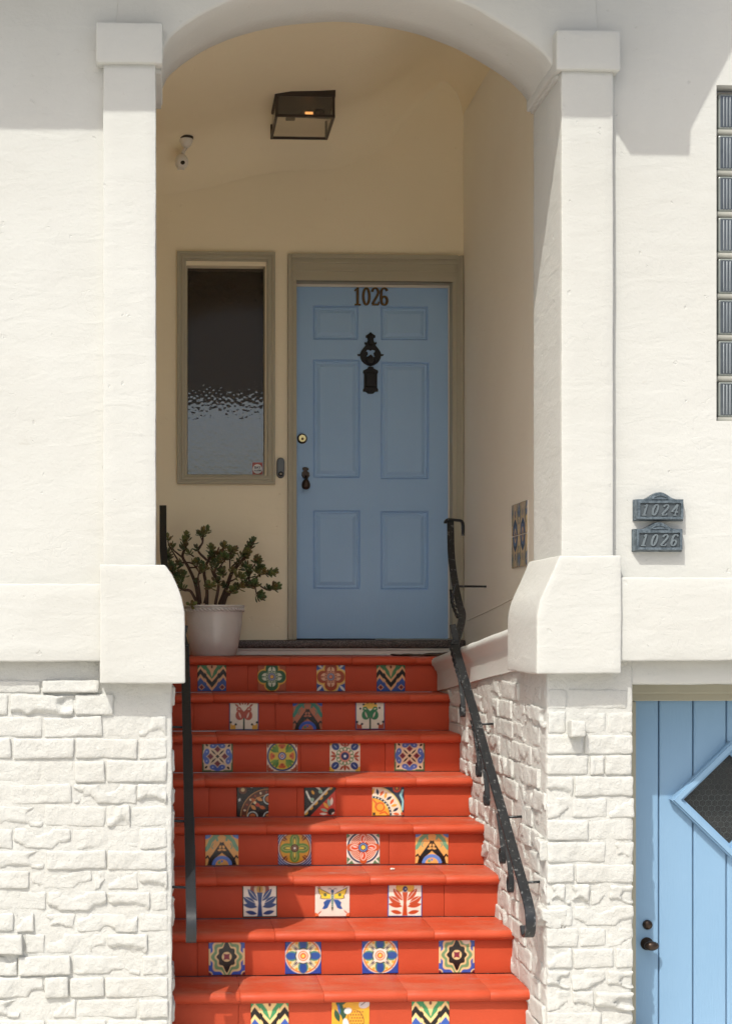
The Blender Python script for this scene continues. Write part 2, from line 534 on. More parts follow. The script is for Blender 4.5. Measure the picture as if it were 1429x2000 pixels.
def extrude_path(section, origins, closed=True):
    """section: list of (u, w); origins: list of functions (u, w)->point; makes a skinned prism with end caps"""
    V, F = [], []
    n = len(section)
    for fn in origins: V += [fn(u, w) for u, w in section]
    for k in range(len(origins) - 1):
        for i in range(n if closed else n - 1):
            j = (i + 1) % n
            F.append((k * n + i, k * n + j, (k + 1) * n + j, (k + 1) * n + i))
    if closed:
        F.append(tuple(range(n))); F.append(tuple((len(origins) - 1) * n + i for i in range(n)))
    return V, F
def lathe(profile, center, axis='Z', seg=24, cap=True):
    """profile: list of (radius, along)"""
    V, F = [], []
    for r, h in profile:
        for s in range(seg):
            a = 2 * math.pi * s / seg
            c, d = r * math.cos(a), r * math.sin(a)
            p = {'Z': (c, d, h), 'Y': (c, h, d), 'X': (h, c, d)}[axis]
            V.append(Vector(p) + Vector(center))
    for k in range(len(profile) - 1):
        for s in range(seg):
            t = (s + 1) % seg
            F.append((k * seg + s, k * seg + t, (k + 1) * seg + t, (k + 1) * seg + s))
    if cap:
        F.append(tuple(range(seg))); F.append(tuple((len(profile) - 1) * seg + s for s in range(seg)))
    return V, F
def plate(outer, holes, fn, d0, d1, inset=0.0):
    """flat outline with holes, extruded from depth d0 (back) to d1 (front). fn(u, w, d)->point"""
    bm = bmesh.new()
    loops = []
    for pts in [outer] + list(holes):
        vs = [bm.verts.new((p[0], p[1], 0)) for p in pts]
        for a, b in zip(vs, vs[1:] + vs[:1]): bm.edges.new((a, b))
        loops.append(len(vs))
    bmesh.ops.triangle_fill(bm, edges=list(bm.edges), use_beauty=True)
    bm.verts.index_update()
    flat = [v.co.copy() for v in bm.verts]
    tris = [tuple(v.index for v in f.verts) for f in bm.faces]
    bm.free()
    cu = sum(p[0] for p in outer) / len(outer); cw = sum(p[1] for p in outer) / len(outer)
    k = 1.0 - inset
    V = [fn(p.x, p.y, d0) for p in flat] + [fn(cu + (p.x - cu) * k, cw + (p.y - cw) * k, d1) for p in flat]
    n = len(flat)
    F = [t for t in tris] + [tuple(i + n for i in t) for t in tris]
    b = 0
    for ln in loops:
        for i in range(ln):
            j = (i + 1) % ln
            F.append((b + i, b + j, b + j + n, b + i + n))
        b += ln
    return V, F
def resample(pts, step):
    P = [Vector(p) for p in pts]
    P = [P[0] * 2 - P[1]] + P + [P[-1] * 2 - P[-2]]
    out = []
    for i in range(1, len(P) - 2):
        a, b, c, d = P[i - 1:i + 3]
        n = max(1, int((c - b).length / step))
        for k in range(n):
            t = k / n
            out.append(0.5 * ((2 * b) + (c - a) * t + (2 * a - 5 * b + 4 * c - d) * t * t + (3 * b - a - 3 * c + d) * t ** 3))
    out.append(P[-2])
    return out
def bar(pts, w, h, wdir=(1, 0, 0), twist=0.0, step=0.02, smooth_path=True, taper=None):
    """flat bar swept along a path: width w along wdir, thickness h"""
    P = resample(pts, step) if smooth_path else [Vector(p) for p in pts]
    V, F = [], []
    s = 0.0
    for i, p in enumerate(P):
        if i: s += (p - P[i - 1]).length
        t = (P[min(i + 1, len(P) - 1)] - P[max(i - 1, 0)]).normalized()
        wd = Vector(wdir); wd = (wd - t * wd.dot(t)).normalized()
        nn = t.cross(wd)
        if twist:
            q = Matrix.Rotation(twist * s, 3, t); wd = q @ wd; nn = q @ nn
        k = taper(i / (len(P) - 1)) if taper else 1.0
        c = 0.22 * min(w, h)
        for a, b in ((-w / 2 + c, -h / 2), (w / 2 - c, -h / 2), (w / 2, -h / 2 + c), (w / 2, h / 2 - c), (w / 2 - c, h / 2), (-w / 2 + c, h / 2), (-w / 2, h / 2 - c), (-w / 2, -h / 2 + c)):
            V.append(p + wd * a * k + nn * b * k)
    n = 8
    for k in range(len(P) - 1):
        for i in range(n):
            j = (i + 1) % n
            F.append((k * n + i, k * n + j, (k + 1) * n + j, (k + 1) * n + i))
    F.append(tuple(range(n))); F.append(tuple((len(P) - 1) * n + i for i in range(n)))
    return V, F
def tube(pts, radii, seg=8, step=None):
    P = resample(pts, step) if step else [Vector(p) for p in pts]
    V, F = [], []
    ref = Vector((0.3, 0.9, 0.2))
    for i, p in enumerate(P):
        t = (P[min(i + 1, len(P) - 1)] - P[max(i - 1, 0)]).normalized()
        a = t.cross(ref)
        if a.length < 1e-3: a = t.cross(Vector((1, 0, 0)))
        a.normalize(); b = t.cross(a)
        f = i / max(1, len(P) - 1)
        r = radii if isinstance(radii, float) else np.interp(f, np.linspace(0, 1, len(radii)), radii)
        for s in range(seg):
            an = 2 * math.pi * s / seg
            V.append(p + a * math.cos(an) * r + b * math.sin(an) * r)
    for k in range(len(P) - 1):
        for s in range(seg):
            t = (s + 1) % seg
            F.append((k * seg + s, k * seg + t, (k + 1) * seg + t, (k + 1) * seg + s))
    F.append(tuple(range(seg))); F.append(tuple((len(P) - 1) * seg + s for s in range(seg)))
    return V, F

# ------------------------------------------------------------------ ground
g = part("ground", ([(-200, -200, -0.16), (200, -200, -0.16), (200, 200, -0.16), (-200, 200, -0.16)], [(0, 1, 2, 3)]), M['asphalt'], None)
tag(g, kind="structure")
r_ = part("road", ([(-60, -9.0, -0.14), (60, -9.0, -0.14), (60, -1.55, -0.14), (-60, -1.55, -0.14)], [(0, 1, 2, 3)]), M['road'], None)
tag(r_, kind="structure")
k_ = part("kerb", bbox(-60, 60, -1.53, -1.38, -0.139, 0.0, 0.015), M['kerb'], None)
tag(k_, kind="structure")
pv = part("pavement", box(-60, 60, -1.37, 6.075, -0.138, 0.0), M['concrete'], None)
tag(pv, kind="structure")
for i in range(-8, 9):
    part("paving_slab", bbox(i * 1.2 + 0.006, i * 1.2 + 1.194, 2.8, 5.75, 0.002, 0.006, 0.002, 1), M['concrete'], pv)

# ------------------------------------------------------------------ house front
YW, YP, YCAP, YBASE, YBAND, YBRICK = 5.76, 5.72, 5.70, 5.69, 5.71, 5.775
YJB = 6.166                     # back of the arch wall
YBACK, YDOOR = 8.62, 8.70
XJL, XJR = -0.016, 1.528        # arch jambs
XWR, XWL = 1.735, -0.30         # porch side walls
XSL, XSR = 0.037, 1.48          # stair sides
ZLAND = 1.504
house = thing("stucco_house", "white stucco house front with arched porch, painted brick base and blue doors", "house", (0.76, 5.72, 0))

front = lambda u, w, d: Vector((u, YW + d, w))
zb_top_l = at(100, 1140, YBAND).z; zb_bot_l = at(100, 1292, YBAND).z
zb_top_r = at(1320, 1128, YBAND).z; zb_bot_r = at(1320, 1291, YBAND).z
XL_SEAM, XR_SEAM = -0.12, 1.63
part("front_wall", grid_wall(-3.2, XL_SEAM, zb_top_l - 0.05, 6.6, front, cell=0.07, amp=0.003), M['stucco'], house, True)
gbx0 = ax(1398, YW); gbz1 = at(1400, 166, YW).z; gbz0 = at(1400, 822, YW).z
part("front_wall", grid_wall(XR_SEAM, 3.8, zb_top_r - 0.05, 6.6, front, holes=[(gbx0, gbx0 + 0.80, gbz0, gbz1)], cell=0.06, depth=0.075, amp=0.003), M['stucco'], house, angle=50)
# arch
arch_px = [(315, 215), (315.5, 195), (318, 175), (323, 162), (330, 151), (344, 138), (362, 124), (392, 105), (420, 91), (460, 75), (500, 63),
           (545, 54), (595, 48), (640, 45), (680, 46.5), (720, 51), (765, 58), (810, 68), (850, 81), (890, 97), (925, 117), (960, 139), (985, 156),
           (1003, 170), (1016, 182), (1027, 197), (1033, 212), (1035, 224)]
arch = []
for x, y in arch_px:
    p = at(x, y, YJB); arch.append((p.x, p.z))
arch = [(q.x, q.y) for q in (Vector((v.x, v.z)) for v in resample([(x, 0, z) for x, z in arch], 0.02))]
def arch_wall():
    V, F = [], []
    pts = [(XL_SEAM, arch[0][1])] + arch + [(XR_SEAM, arch[-1][1])]
    rows = []
    e = 0.012
    def off(i, k):     # push an arch point outwards (into the wall) by k
        a = Vector(pts[max(i - 1, 0)]); b = Vector(pts[min(i + 1, len(pts) - 1)])
        t = (b - a).normalized(); n = Vector((-t.y, t.x))
        if i in (0, len(pts) - 1): n = Vector((0, 1))
        return Vector(pts[i]) + n * k
    prof = [(YW, None), (YW, 0.18), (YW, e), (YW + e * 0.3, e * 0.3), (YW + e, 0.0), (YW + 0.13, 0.0), (YW + 0.27, 0.0), (YJB - e, 0.0), (YJB, e), (YJB, None)]
    for Y, k in prof:
        row = []
        for i in range(len(pts)):
            q = Vector((pts[i][0], 6.6)) if k is None else off(i, k)
            p = Vector((q.x, Y, q.y))
            p += nvec(p, 5, 2.0) * 0.0025
            row.append(len(V)); V.append(p)
        rows.append(row)
    for a, b in zip(rows, rows[1:]):
        for i in range(len(a) - 1): F.append((a[i], a[i + 1], b[i + 1], b[i]))
    return V, F
part("arch_wall", arch_wall(), M['stucco_fine'], house, angle=55)

zcap0 = at(250, 122, YCAP).z; zcap1 = at(250, 43, YCAP).z
AM = ((4, 0.002), (22, 0.0011))
for (a, b, c0, c1, sd) in ((ax(202, YP), XJL, ax(188, YCAP), ax(318, YCAP), 1.0), (XJR, ax(1197, YP), ax(1086, YCAP), ax(1211, YCAP), 5.0)):
    part("pilaster", rough_box(a, b, YP, YJB - 0.004, 1.62, zcap0 + 0.02, 0.035, 0.0055, AM, sd, skip=('z0', 'z1')), M['stucco'], house, True)
    part("pilaster_cap", rough_box(c0, c1, YCAP, YJB + 0.004, zcap0, zcap1, 0.03, 0.007, ((5, 0.0025), (25, 0.0014)), sd + 9), M['stucco'], house, True)
# flared pilaster bases
fl = [(322, 1103), (334, 1119), (345, 1140), (353, 1160), (358, 1177), (361, 1200), (363, 1335)]
fr = [(1092, 1085), (1083, 1108), (1075, 1128), (1063, 1152), (1054, 1172), (1048, 1200), (1047, 1316)]
def flare(px):
    P = [at(x, y, YBASE) for x, y in px][::-1]
    zs = [p.z for p in P]; xs = [p.x for p in P]
    return lambda z: float(np.interp(z, zs, xs)), zs[0], zs[-1]
fL, zl0, zl1 = flare(fl); fR, zr0, zr1 = flare(fr)
xbl = ax(195, YBASE); xbr = ax(1213, YBASE)
def warpL(p):
    k = (p.x - xbl) / (0.1 - xbl)
    return Vector((xbl + k * (fL(p.z) - xbl), p.y, p.z))
def warpR(p):
    k = (xbr - p.x) / (xbr - 1.425)
    return Vector((xbr - k * (xbr - fR(p.z)), p.y, p.z))
part("pilaster_base", rough_box(xbl, 0.1, YBASE, YJB + 0.01, zl0, zl1, 0.028, 0.007, ((4, 0.0025), (24, 0.0018)), 21, warpL), M['stucco'], house, True)
part("pilaster_base", rough_box(1.425, xbr, YBASE, YJB + 0.01, zr0, zr1, 0.028, 0.007, ((4, 0.0025), (24, 0.0018)), 25, warpR), M['stucco'], house, True)
# projecting bands
part("wall_band", rough_box(-3.2, xbl + 0.03, YBAND, YW + 0.05, zb_bot_l, zb_top_l, 0.05, 0.007, ((4, 0.003), (24, 0.0018)), 31), M['stucco'], house, True)
part("wall_band", rough_box(xbr - 0.03, 3.8, YBAND, YW + 0.05, zb_bot_r, zb_top_r, 0.05, 0.007, ((4, 0.003), (24, 0.0018)), 35), M['stucco'], house, True)

# upper floor bay that overhangs the pavement and shades the top of the wall
YBAY = 5.17
def back(x, y):
    p = at(x, y, YW); t = (YW - YBAY)
    return (p.x - 0.6 * t, p.z + 1.5 * t)
zsh = at(700, 224, YP).z + 1.5 * (YP - YBAY)
P1, P2, P3, P4, P5 = back(1205, 262), back(1231, 303), back(1346, 303), back(1348, 252), back(1429, 100)
bay = [(-3.2, zsh), (P1[0] - 0.02, zsh), P1, P2, P3, P4, P5, (P5[0] + 0.14, P5[1] + 0.36), (P5[0] + 0.15, 6.6), (-3.2, 6.6)]
part("upper_bay", extrude_path(bay, [lambda u, w: Vector((u, YBAY, w)), lambda u, w: Vector((u, YW - 0.004, w))]), M['stucco_fine'], house)
part("flat_roof", box(-3.2, 3.8, YBAY, 12.6, 6.605, 6.7), M['concrete'], house)

# ---- porch interior
CEIL = 4.54
dxl, dxr = ax(577, YDOOR), ax(876, YDOOR)
zd0, zd1 = at(720, 1247, YDOOR).z, at(720, 559, YDOOR).z
wx0, wx1 = ax(364, YBACK), ax(518, YBACK)
wz0, wz1 = at(440, 934, YBACK).z, at(440, 519, YBACK).z
bk = lambda u, w, d: Vector((u, YBACK + d, w))
part("porch_back_wall", grid_wall(XWL, XWR + 0.02, ZLAND - 0.02, 4.95, bk, holes=[(wx0, wx1, wz0, wz1), (dxl - 0.012, XWR - 0.035, ZLAND - 0.02, zd1 + 0.012)], cell=0.06, depth=0.14, amp=0.0025, freq=2.5), M['cream'], house, angle=50)
rw = lambda u, w, d: Vector((XWR + d, u, w))
part("porch_side_wall", grid_wall(YJB - 0.02, YBACK + 0.01, 1.30, 4.95, rw, cell=0.06, amp=0.004, freq=2.2, seed=4), M['cream_side'], house, True)
lw = lambda u, w, d: Vector((XWL - d, u, w))
part("porch_side_wall", grid_wall(YJB - 0.02, YBACK + 0.01, 1.30, 4.95, lw, cell=0.1, amp=0.004, freq=2.2, seed=8), M['cream'], house, True)
def ceiling():
    xs = [-0.30, -0.1, 0.1, 0.3, 0.5, 0.7, 0.85, 1.0, 1.1, 1.2, 1.3, 1.4, 1.48, 1.55, 1.60, 1.64, 1.67, 1.70, 1.72, 1.733]
    zs = [4.37, 4.38, 4.40, 4.44, 4.50, 4.535, 4.54, 4.55, 4.58, 4.63, 4.69, 4.75, 4.785, 4.80, 4.80, 4.783, 4.76, 4.72, 4.67, 4.60]
    ys = [YJB - 0.02, 6.6, 7.1, 7.6, 8.0, 8.2, 8.30, 8.35, 8.40, 8.45, 8.49, 8.53, 8.56, 8.585, 8.60, 8.61, 8.617]
    V, F = [], []
    for y in ys:
        c = max(0.0, (y - 8.30) / (8.617 - 8.30))
        drop = 0.27 * (1 - math.sqrt(max(0, 1 - c * c)))
        for i, (x, z) in enumerate(zip(xs, zs)):
            k = min(1.0, max(0.0, (1.62 - x) / 0.3))
            V.append(Vector((x, y, z - drop * k)))
    n = len(xs)
    for a in range(len(ys) - 1):
        for i in range(n - 1): F.append((a * n + i, a * n + i + 1, (a + 1) * n + i + 1, (a + 1) * n + i))
    return V, F
part("porch_ceiling", ceiling(), M['cream'], house, True)

# plaster ledge with rounded moulding on the right of the stairs; it climbs towards the street
sl = 0.085
led = [(1.745, 1.55), (1.478, 1.502), (1.462, 1.500), (1.449, 1.494), (1.441, 1.483), (1.440, 1.470), (1.447, 1.457), (1.456, 1.449), (1.460, 1.437), (1.470, 1.425), (1.474, 1.410), (1.474, 1.322), (1.745, 1.322)]
ys = [8.02 - 0.08 * i for i in range(24)]
V, F = extrude_path(led, [(lambda u, w, y=y: Vector((u, y, w + sl * (8.02 - y)))) for y in ys])
V = [v + nvec(v, 5, 12) * 0.003 for v in V]
part("stair_ledge", (V, F), M['stucco_fine'], house, angle=40)

b0_, b1_ = atX(912, 1212, XWR - 0.001), atX(1022, 1158, XWR - 0.001)
part("plaster_bead", tube([b0_, (b0_ + b1_) / 2 + Vector((0, 0, -0.004)), b1_], 0.0045, 6, 0.08), M['cream_side'], house, True)

# ------------------------------------------------------------------ painted brick
def brick_mesh(L, H, D, seed, chips, rough=1.0):
    rnd = random.Random(seed)
    amps = ((9, 0.0040 * rough), (26, 0.0026 * rough), (75, 0.0014 * rough))
    V, F = rough_box(-L / 2, L / 2, 0, D, -H / 2, H / 2, 0.0105, 0.0075, amps, seed * 3.17, skip=('y1',))
    for c in range(chips):
        e = rnd.random()
        if e < 0.5: cx, cz = rnd.uniform(-L / 2, L / 2), -H / 2
        elif e < 0.7: cx, cz = rnd.uniform(-L / 2, L / 2), H / 2
        else: cx, cz = rnd.choice([-1, 1]) * L / 2, rnd.uniform(-H / 2, H / 2)
        rx, rz = rnd.uniform(0.025, 0.07), rnd.uniform(0.016, 0.034)
        dep = rnd.uniform(0.010, 0.026)
        for i, v in enumerate(V):
            if v.y > D * 0.7: continue
            jx = noise.noise(Vector((v.x * 40 + seed, v.z * 40, c))) * 0.4
            d = ((v.x - cx) / rx) ** 2 + ((v.z - cz) / rz) ** 2 + jx
            if d < 1: V[i] = v + Vector((0, dep * min(1, (1 - d) * 3.0), 0))
    return make_mesh("brick", V, F, M['brick'], True)
BL, BH, BD = 0.236, 0.0735, 0.10
STRETCH = [brick_mesh(BL, BH, BD, s, 0 if s % 5 else 3) for s in range(1, 13)] + [brick_mesh(BL, BH, BD, 40 + s, 3, 1.5) for s in range(6)]
HEAD = [brick_mesh(BL / 2, BH, BD, s, 0 if s % 4 else 2) for s in range(61, 71)] + [brick_mesh(BL / 2, BH, BD, 90 + s, 2, 1.6) for s in range(5)]
def put_brick(parent, p, length, height, face, out=0.0, tilt=0.0, chip=None):
    """face: 'front' (-Y), 'left' (-X), 'right' (+X)"""
    pool = STRETCH if length > 0.17 else HEAD
    nL = BL if length > 0.17 else BL / 2
    k = RND.random()
    ncl = 12 if length > 0.17 else 10
    if chip is None: chip = k < 0.2
    me = pool[ncl + RND.randrange(len(pool) - ncl)] if chip else pool[RND.randrange(ncl)]
    o = bpy.data.objects.new("brick", me)
    COL.objects.link(o)
    rz = {'front': 0, 'left': -math.pi / 2, 'right': math.pi / 2}[face]
    o.rotation_euler = (0, tilt, rz)
    o.location = p
    o.scale = (max(0.25, (length - 0.007) / nL), 1, (height - 0.007) / BH)
    o.parent = parent
    return o
def mortar(name, x0, x1, y0, y1, z0, z1, seed, warp=None, label=None):
    return part(name, rough_box(x0, x1, y0, y1, z0, z1, 0.022, 0.010, ((7, 0.0035), (24, 0.0028), (60, 0.0016)), seed, warp), M['brick'], house, True, label)
YM = YBRICK + 0.0052
pierL = mortar("brick_pier", -1.25, XSL + 0.008, YM, 8.0, -0.02, 1.53, 3.3, None, "white painted rough brick pier left of the steps")
# courses of the left pier: (y_top, y_bottom, joints in photo pixels)
CL = [(1327, 1354, [-30, 82, 196]), (1355, 1398, [-110, 18, 146, 224]), (1398, 1441, [-40, 85, 203, 270, 327]), (1441, 1484, [-95, 25, 147, 270, 328]),
      (1484, 1530, [-40, 84, 145, 207, 328]), (1530, 1572, [-100, 19, 143, 268, 328]), (1572, 1617, [-40, 87, 208, 256, 327]), (1617, 1660, [-95, 26, 140, 271, 328]),
      (1660, 1700, [-35, 89, 209, 328]), (1700, 1739, [-60, 60, 182, 208, 271, 329]), (1740, 1781, [-30, 92, 210, 295, 329]), (1783, 1822, [-90, 30, 68, 149, 271, 331]),
      (1822, 1864, [-70, 48, 89, 209, 290, 330]), (1865, 1906, [-85, 36, 140, 277, 331]), (1907, 1950, [-40, 87, 136, 205, 330]), (1950, 1990, [-75, 42, 102, 150, 270, 331]),
      (1990, 2032, [-30, 90, 210, 330]), (2032, 2074, [-95, 20, 140, 270, 330])]
special = {(12, 0): 0.030, (0, 1): 0.020, (1, 1): 0.012, (1, 2): 0.010, (14, 1): 0.014, (4, 3): 0.004, (13, 1): 0.012}
for ci, (y0, y1, js) in enumerate(CL):
    for bi, (a, b) in enumerate(zip(js, js[1:])):
        p0 = at(a, y1, YBRICK); p1 = at(b, y0, YBRICK)
        out = special.get((ci, bi), RND.choice([-0.004, -0.002, 0, 0.001, 0.003, 0.006]))
        c = (p0 + p1) / 2
        put_brick(pierL, Vector((c.x, YBRICK - out, c.z)), p1.x - p0.x, p1.z - p0.z, 'front', tilt=RND.uniform(-0.025, 0.025))
# its inner face, ragged against the steps
z = 0.02
row = 0
while z < 1.40:
    y = YBRICK + 0.03 + (0.0 if row % 2 else 0.06)
    while y < 7.6:
        L = 0.118 if RND.random() < 0.6 else 0.236
        zs = ZLAND - 0.188 * (1 + int((8.0 - (y + L / 2)) / 0.28))
        if z + 0.08 > zs - 0.05:
            put_brick(pierL, Vector((XSL - RND.choice([0.006, 0.003, 0, -0.004, -0.011, -0.018]), y + L / 2, z + 0.04)), L, 0.0826, 'right', tilt=RND.uniform(-0.02, 0.02), chip=RND.random() < 0.6)
        y += L
    z += 0.0826; row += 1

# right pier beside the blue board door
XGL = ax(1238, YBRICK)
pierR = mortar("brick_pier", XSR + 0.006, XGL - 0.006, YM, 6.30, -0.02, 1.56, 8.8, None, "white painted brick pier between the steps and the blue board door")
CR = [(1345, 1387, [1068, 1108, 1226]), (1389, 1434, [1068, 1106, 1138, 1184, 1237]), (1434, 1474, [1066, 1140, 1237]), (1474, 1515, [1066, 1150, 1180, 1235]), (1515, 1557, [1066, 1120, 1237]),
      (1557, 1599, [1066, 1116, 1186, 1239]), (1599, 1643, [1066, 1150, 1238]), (1643, 1686, [1066, 1184, 1239]), (1686, 1726, [1066, 1122, 1239]),
      (1726, 1768, [1066, 1105, 1152, 1188, 1238]), (1768, 1811, [1064, 1119, 1239]), (1811, 1851, [1066, 1130, 1185, 1239]), (1851, 1893, [1066, 1118, 1200, 1238]),
      (1893, 1934, [1066, 1114, 1184, 1238]), (1934, 1976, [1066, 1116, 1160, 1238]), (1976, 2018, [1066, 1175, 1238]), (2018, 2060, [1066, 1120, 1238])]
spR = {(1, 1): 0.052, (9, 1): 0.008, (9, 2): -0.003, (12, 1): 0.002, (13, 1): 0.004, (14, 2): 0.012, (0, 0): -0.002, (0, 1): -0.002}
for ci, (y0, y1, js) in enumerate(CR):
    for bi, (a, b) in enumerate(zip(js, js[1:])):
        if (ci, bi) == (1, 1): y0_, y1_ = 1404, 1440
        else: y0_, y1_ = y0, y1
        p0 = at(a, y1_, YBRICK); p1 = at(b, y0_, YBRICK)
        out = spR.get((ci, bi), RND.uniform(-0.004, 0.005))
        c = (p0 + p1) / 2
        put_brick(pierR, Vector((c.x, YBRICK - out, c.z)), p1.x - p0.x, p1.z - p0.z, 'front', tilt=RND.uniform(-0.012, 0.012), chip=((ci, bi) != (1, 1) and (ci in (9, 13, 14) or RND.random() < 0.2)))
# side wall along the steps
def warpS(p): return Vector((p.x, p.y, p.z + max(0, p.z) / 1.338 * sl * (8.02 - p.y)))
sideR = mortar("stair_side_brickwork", XSR + 0.007, XWR - 0.01, YM + 0.02, 8.28, -0.02, 1.335, 15.5, warpS, "white painted brick side wall right of the red steps")
z = 0.02; row = 0
while z < 1.42:
    y = YBRICK + (0.012 if row % 2 else 0.10)
    while y < 8.1:
        L = 0.118 if RND.random() < 0.35 else 0.225
        yc = y + L / 2
        zs = ZLAND - 0.188 * (1 + max(0, int((8.0 - y) / 0.28)))
        top = 1.338 + sl * (8.02 - yc)
        if z + 0.08 > zs - 0.04 and z + 0.0826 < top - 0.012:
            put_brick(sideR, Vector((XSR - RND.uniform(-0.006, 0.006), yc, z + 0.041)), L, 0.0826, 'left', tilt=RND.uniform(-0.02, 0.02), chip=RND.random() < 0.45)
        y += L
    z += 0.0826; row += 1
# two loose corner bricks that stick out towards the steps
for (x, y, L) in ((1046, 1660, 0.10), (1056, 1792, 0.12)):
    p = at(x, y, 5.80)
    put_brick(sideR, Vector((1.475, 5.83, p.z)), L, 0.085, 'left', tilt=0.05, chip=True).location.x = 1.462

# ------------------------------------------------------------------ blue board door on the right
YG = 6.08
gz1 = at(1300, 1368, YG).z
zlin = at(1300, 1337, YBRICK).z
part("door_lintel", rough_box(XGL - 0.03, 3.8, YBRICK + 0.012, 6.2, zlin, zb_bot_r + 0.02, 0.035, 0.012, ((6, 0.005), (26, 0.003)), 44), M['stucco'], house, True)
part("front_wall", rough_box(3.02, 3.8, YBRICK, 6.2, -0.02, zlin + 0.01, 0.06, 0.01, ((6, 0.004),), 45), M['stucco'], house, True)
gd = part("board_door", box(XGL - 0.02, 3.0, YG + 0.03, YG + 0.05, 0.0, gz1 + 0.1), M['blue2'], house, label="light blue board door with diamond window")
joints = [ax(1239, YG) - 0.01, ax(1286, YG), ax(1353, YG), ax(1418, YG)]
while joints[-1] < 2.9: joints.append(joints[-1] + (joints[3] - joints[2]))
for i, (a, b) in enumerate(zip(joints, joints[1:])):
    part("board", bbox(a + 0.002, b - 0.002, YG + RND.uniform(0, 0.001), YG + 0.032, 0.01, gz1 + 0.05, 0.0065, 2), M['blue2'], gd)
# frame
part("door_frame", join(bbox(XGL - 0.02, 3.02, YG - 0.09, YG - 0.012, at(1300, 1353, YG).z, zlin + 0.03, 0.004), bbox(XGL - 0.02, 3.02, YG - 0.05, YG - 0.004, gz1, at(1300, 1351, YG).z, 0.004)), M['greige'], house)
part("door_frame", bbox(XGL - 0.02, ax(1241.5, YG - 0.05), YG - 0.05, YG - 0.004, 0, gz1 - 0.002, 0.003), M['greige'], house)
# diamond window
c = at(1421, 1560, YG); hw = (at(1421, 1560, YG).x - at(1305, 1563, YG).x); hz = at(1421, 1447, YG).z - c.z
dia = lambda k: [(c.x - hw * k, c.z), (c.x, c.z - hz * k), (c.x + hw * k, c.z), (c.x, c.z + hz * k)]
gy = lambda u, w, d: Vector((u, YG - d, w))
part("window_frame", join(plate(dia(1.0), [dia(0.85)], gy, 0.0, 0.030, 0.0), plate(dia(0.975), [dia(0.86)], gy, 0.0301, 0.038, 0.012), plate(dia(0.852), [dia(0.775)], gy, 0.0, 0.018)), M['blue2'], gd)
part("window_pane", plate(dia(0.78), [], gy, 0.006, 0.009), M['pane'], gd)
part("dark_room_sheet", plate(dia(0.79), [], gy, 0.0012, 0.0018), M['black'], gd)  # black sheet stands in for the unlit room behind the glass
def hexwire():
    V, F = [], []
    s = 0.0145
    x0, x1, z0, z1 = c.x - hw * 0.75, c.x + hw * 0.75, c.z - hz * 0.75, c.z + hz * 0.75
    r = 0.75
    def seg(a, b):
        for t in (a, b):
            if abs(t[0] - c.x) / hw + abs(t[1] - c.z) / hz > r: return
        nonlocal V, F
        pa = Vector((a[0], YG - 0.0042, a[1])); pb = Vector((b[0], YG - 0.0042, b[1]))
        v, f = tube([pa, pb], 0.0007, 4)
        bs = len(V); V += v; F += [tuple(i + bs for i in q) for q in f]
    row = 0; z = z0
    while z < z1:
        x = x0 + (s * 0.87 if row % 2 else 0)
        while x < x1:
            j = lambda k: (noise.noise(Vector((x * 30, z * 30, k))) * 0.0014)
            seg((x + j(1), z), (x + j(2), z + s))
            seg((x + j(2), z + s), (x + s * 0.87, z + s * 1.5))
            seg((x + j(2), z + s), (x - s * 0.87, z + s * 1.5))
            x += s * 1.74
        z += s * 1.5; row += 1
    return V, F
part("wire_mesh", hexwire(), M['wire'], gd)
# lock and knob
k = at(1263, 1806, YG)
part("deadbolt", lathe([(0.020, -0.0), (0.020, -0.006), (0.017, -0.012), (0.0165, -0.014), (0.0, -0.014)], k, 'Y', 24, False), M['bronze'], gd, True)
k = at(1262, 1843, YG)
part("knob", join(lathe([(0.026, 0), (0.026, -0.005), (0.012, -0.010), (0.010, -0.035)], k, 'Y', 24, False),
     ([Vector((math.cos(t) * 0.020 * math.sin(f) * 1.5 + k.x + 0.005, k.y - 0.047 + math.cos(f) * 0.019, k.z + math.sin(t) * 0.019 * math.sin(f))) for f in np.linspace(0, math.pi, 12) for t in np.linspace(0, 2 * math.pi, 20, endpoint=False)],
      [(a * 20 + b, a * 20 + (b + 1) % 20, (a + 1) * 20 + (b + 1) % 20, (a + 1) * 20 + b) for a in range(11) for b in range(20)])), M['bronze'], gd, True)

# ------------------------------------------------------------------ glass block window
gb = part("glass_block_window", box(gbx0 + 0.002, gbx0 + 0.798, YW + 0.070, YW + 0.073, gbz0 + 0.002, gbz1 - 0.002), M['grout'], house, label="glass block window at the right edge")
pit = (gbz1 - gbz0 - 0.02) / 8
gw = 0.19
def block_mesh():
    H, W = pit - 0.021, gw - 0.012
    V, F = bbox(-W / 2, W / 2, 0, 0.04, -H / 2, H / 2, 0.008, 2)
    rim = make_mesh("glass_block", V, F, M['block_rim'], False)
    rim.materials.append(M['block'])
    for pl in rim.polygons:
        if pl.area > 0.004 and abs(pl.normal.y) > 0.9: pl.material_index = 1
    rv, rf = [], []
    n = 12
    for i in range(n):
        x = -W / 2 + 0.014 + (W - 0.028) * (i + 0.5) / n
        a, b = bbox(x - 0.0016, x + 0.0016, -0.004, 0.004, -H / 2 + 0.010, H / 2 - 0.012, 0.003, 2)
        bs = len(rv); rv += a; rf += [tuple(q + bs for q in f) for f in b]
    ribs = make_mesh("glass_rib", rv, rf, M['block_line'], True)
    return rim, ribs
rim_me, rib_me = block_mesh()
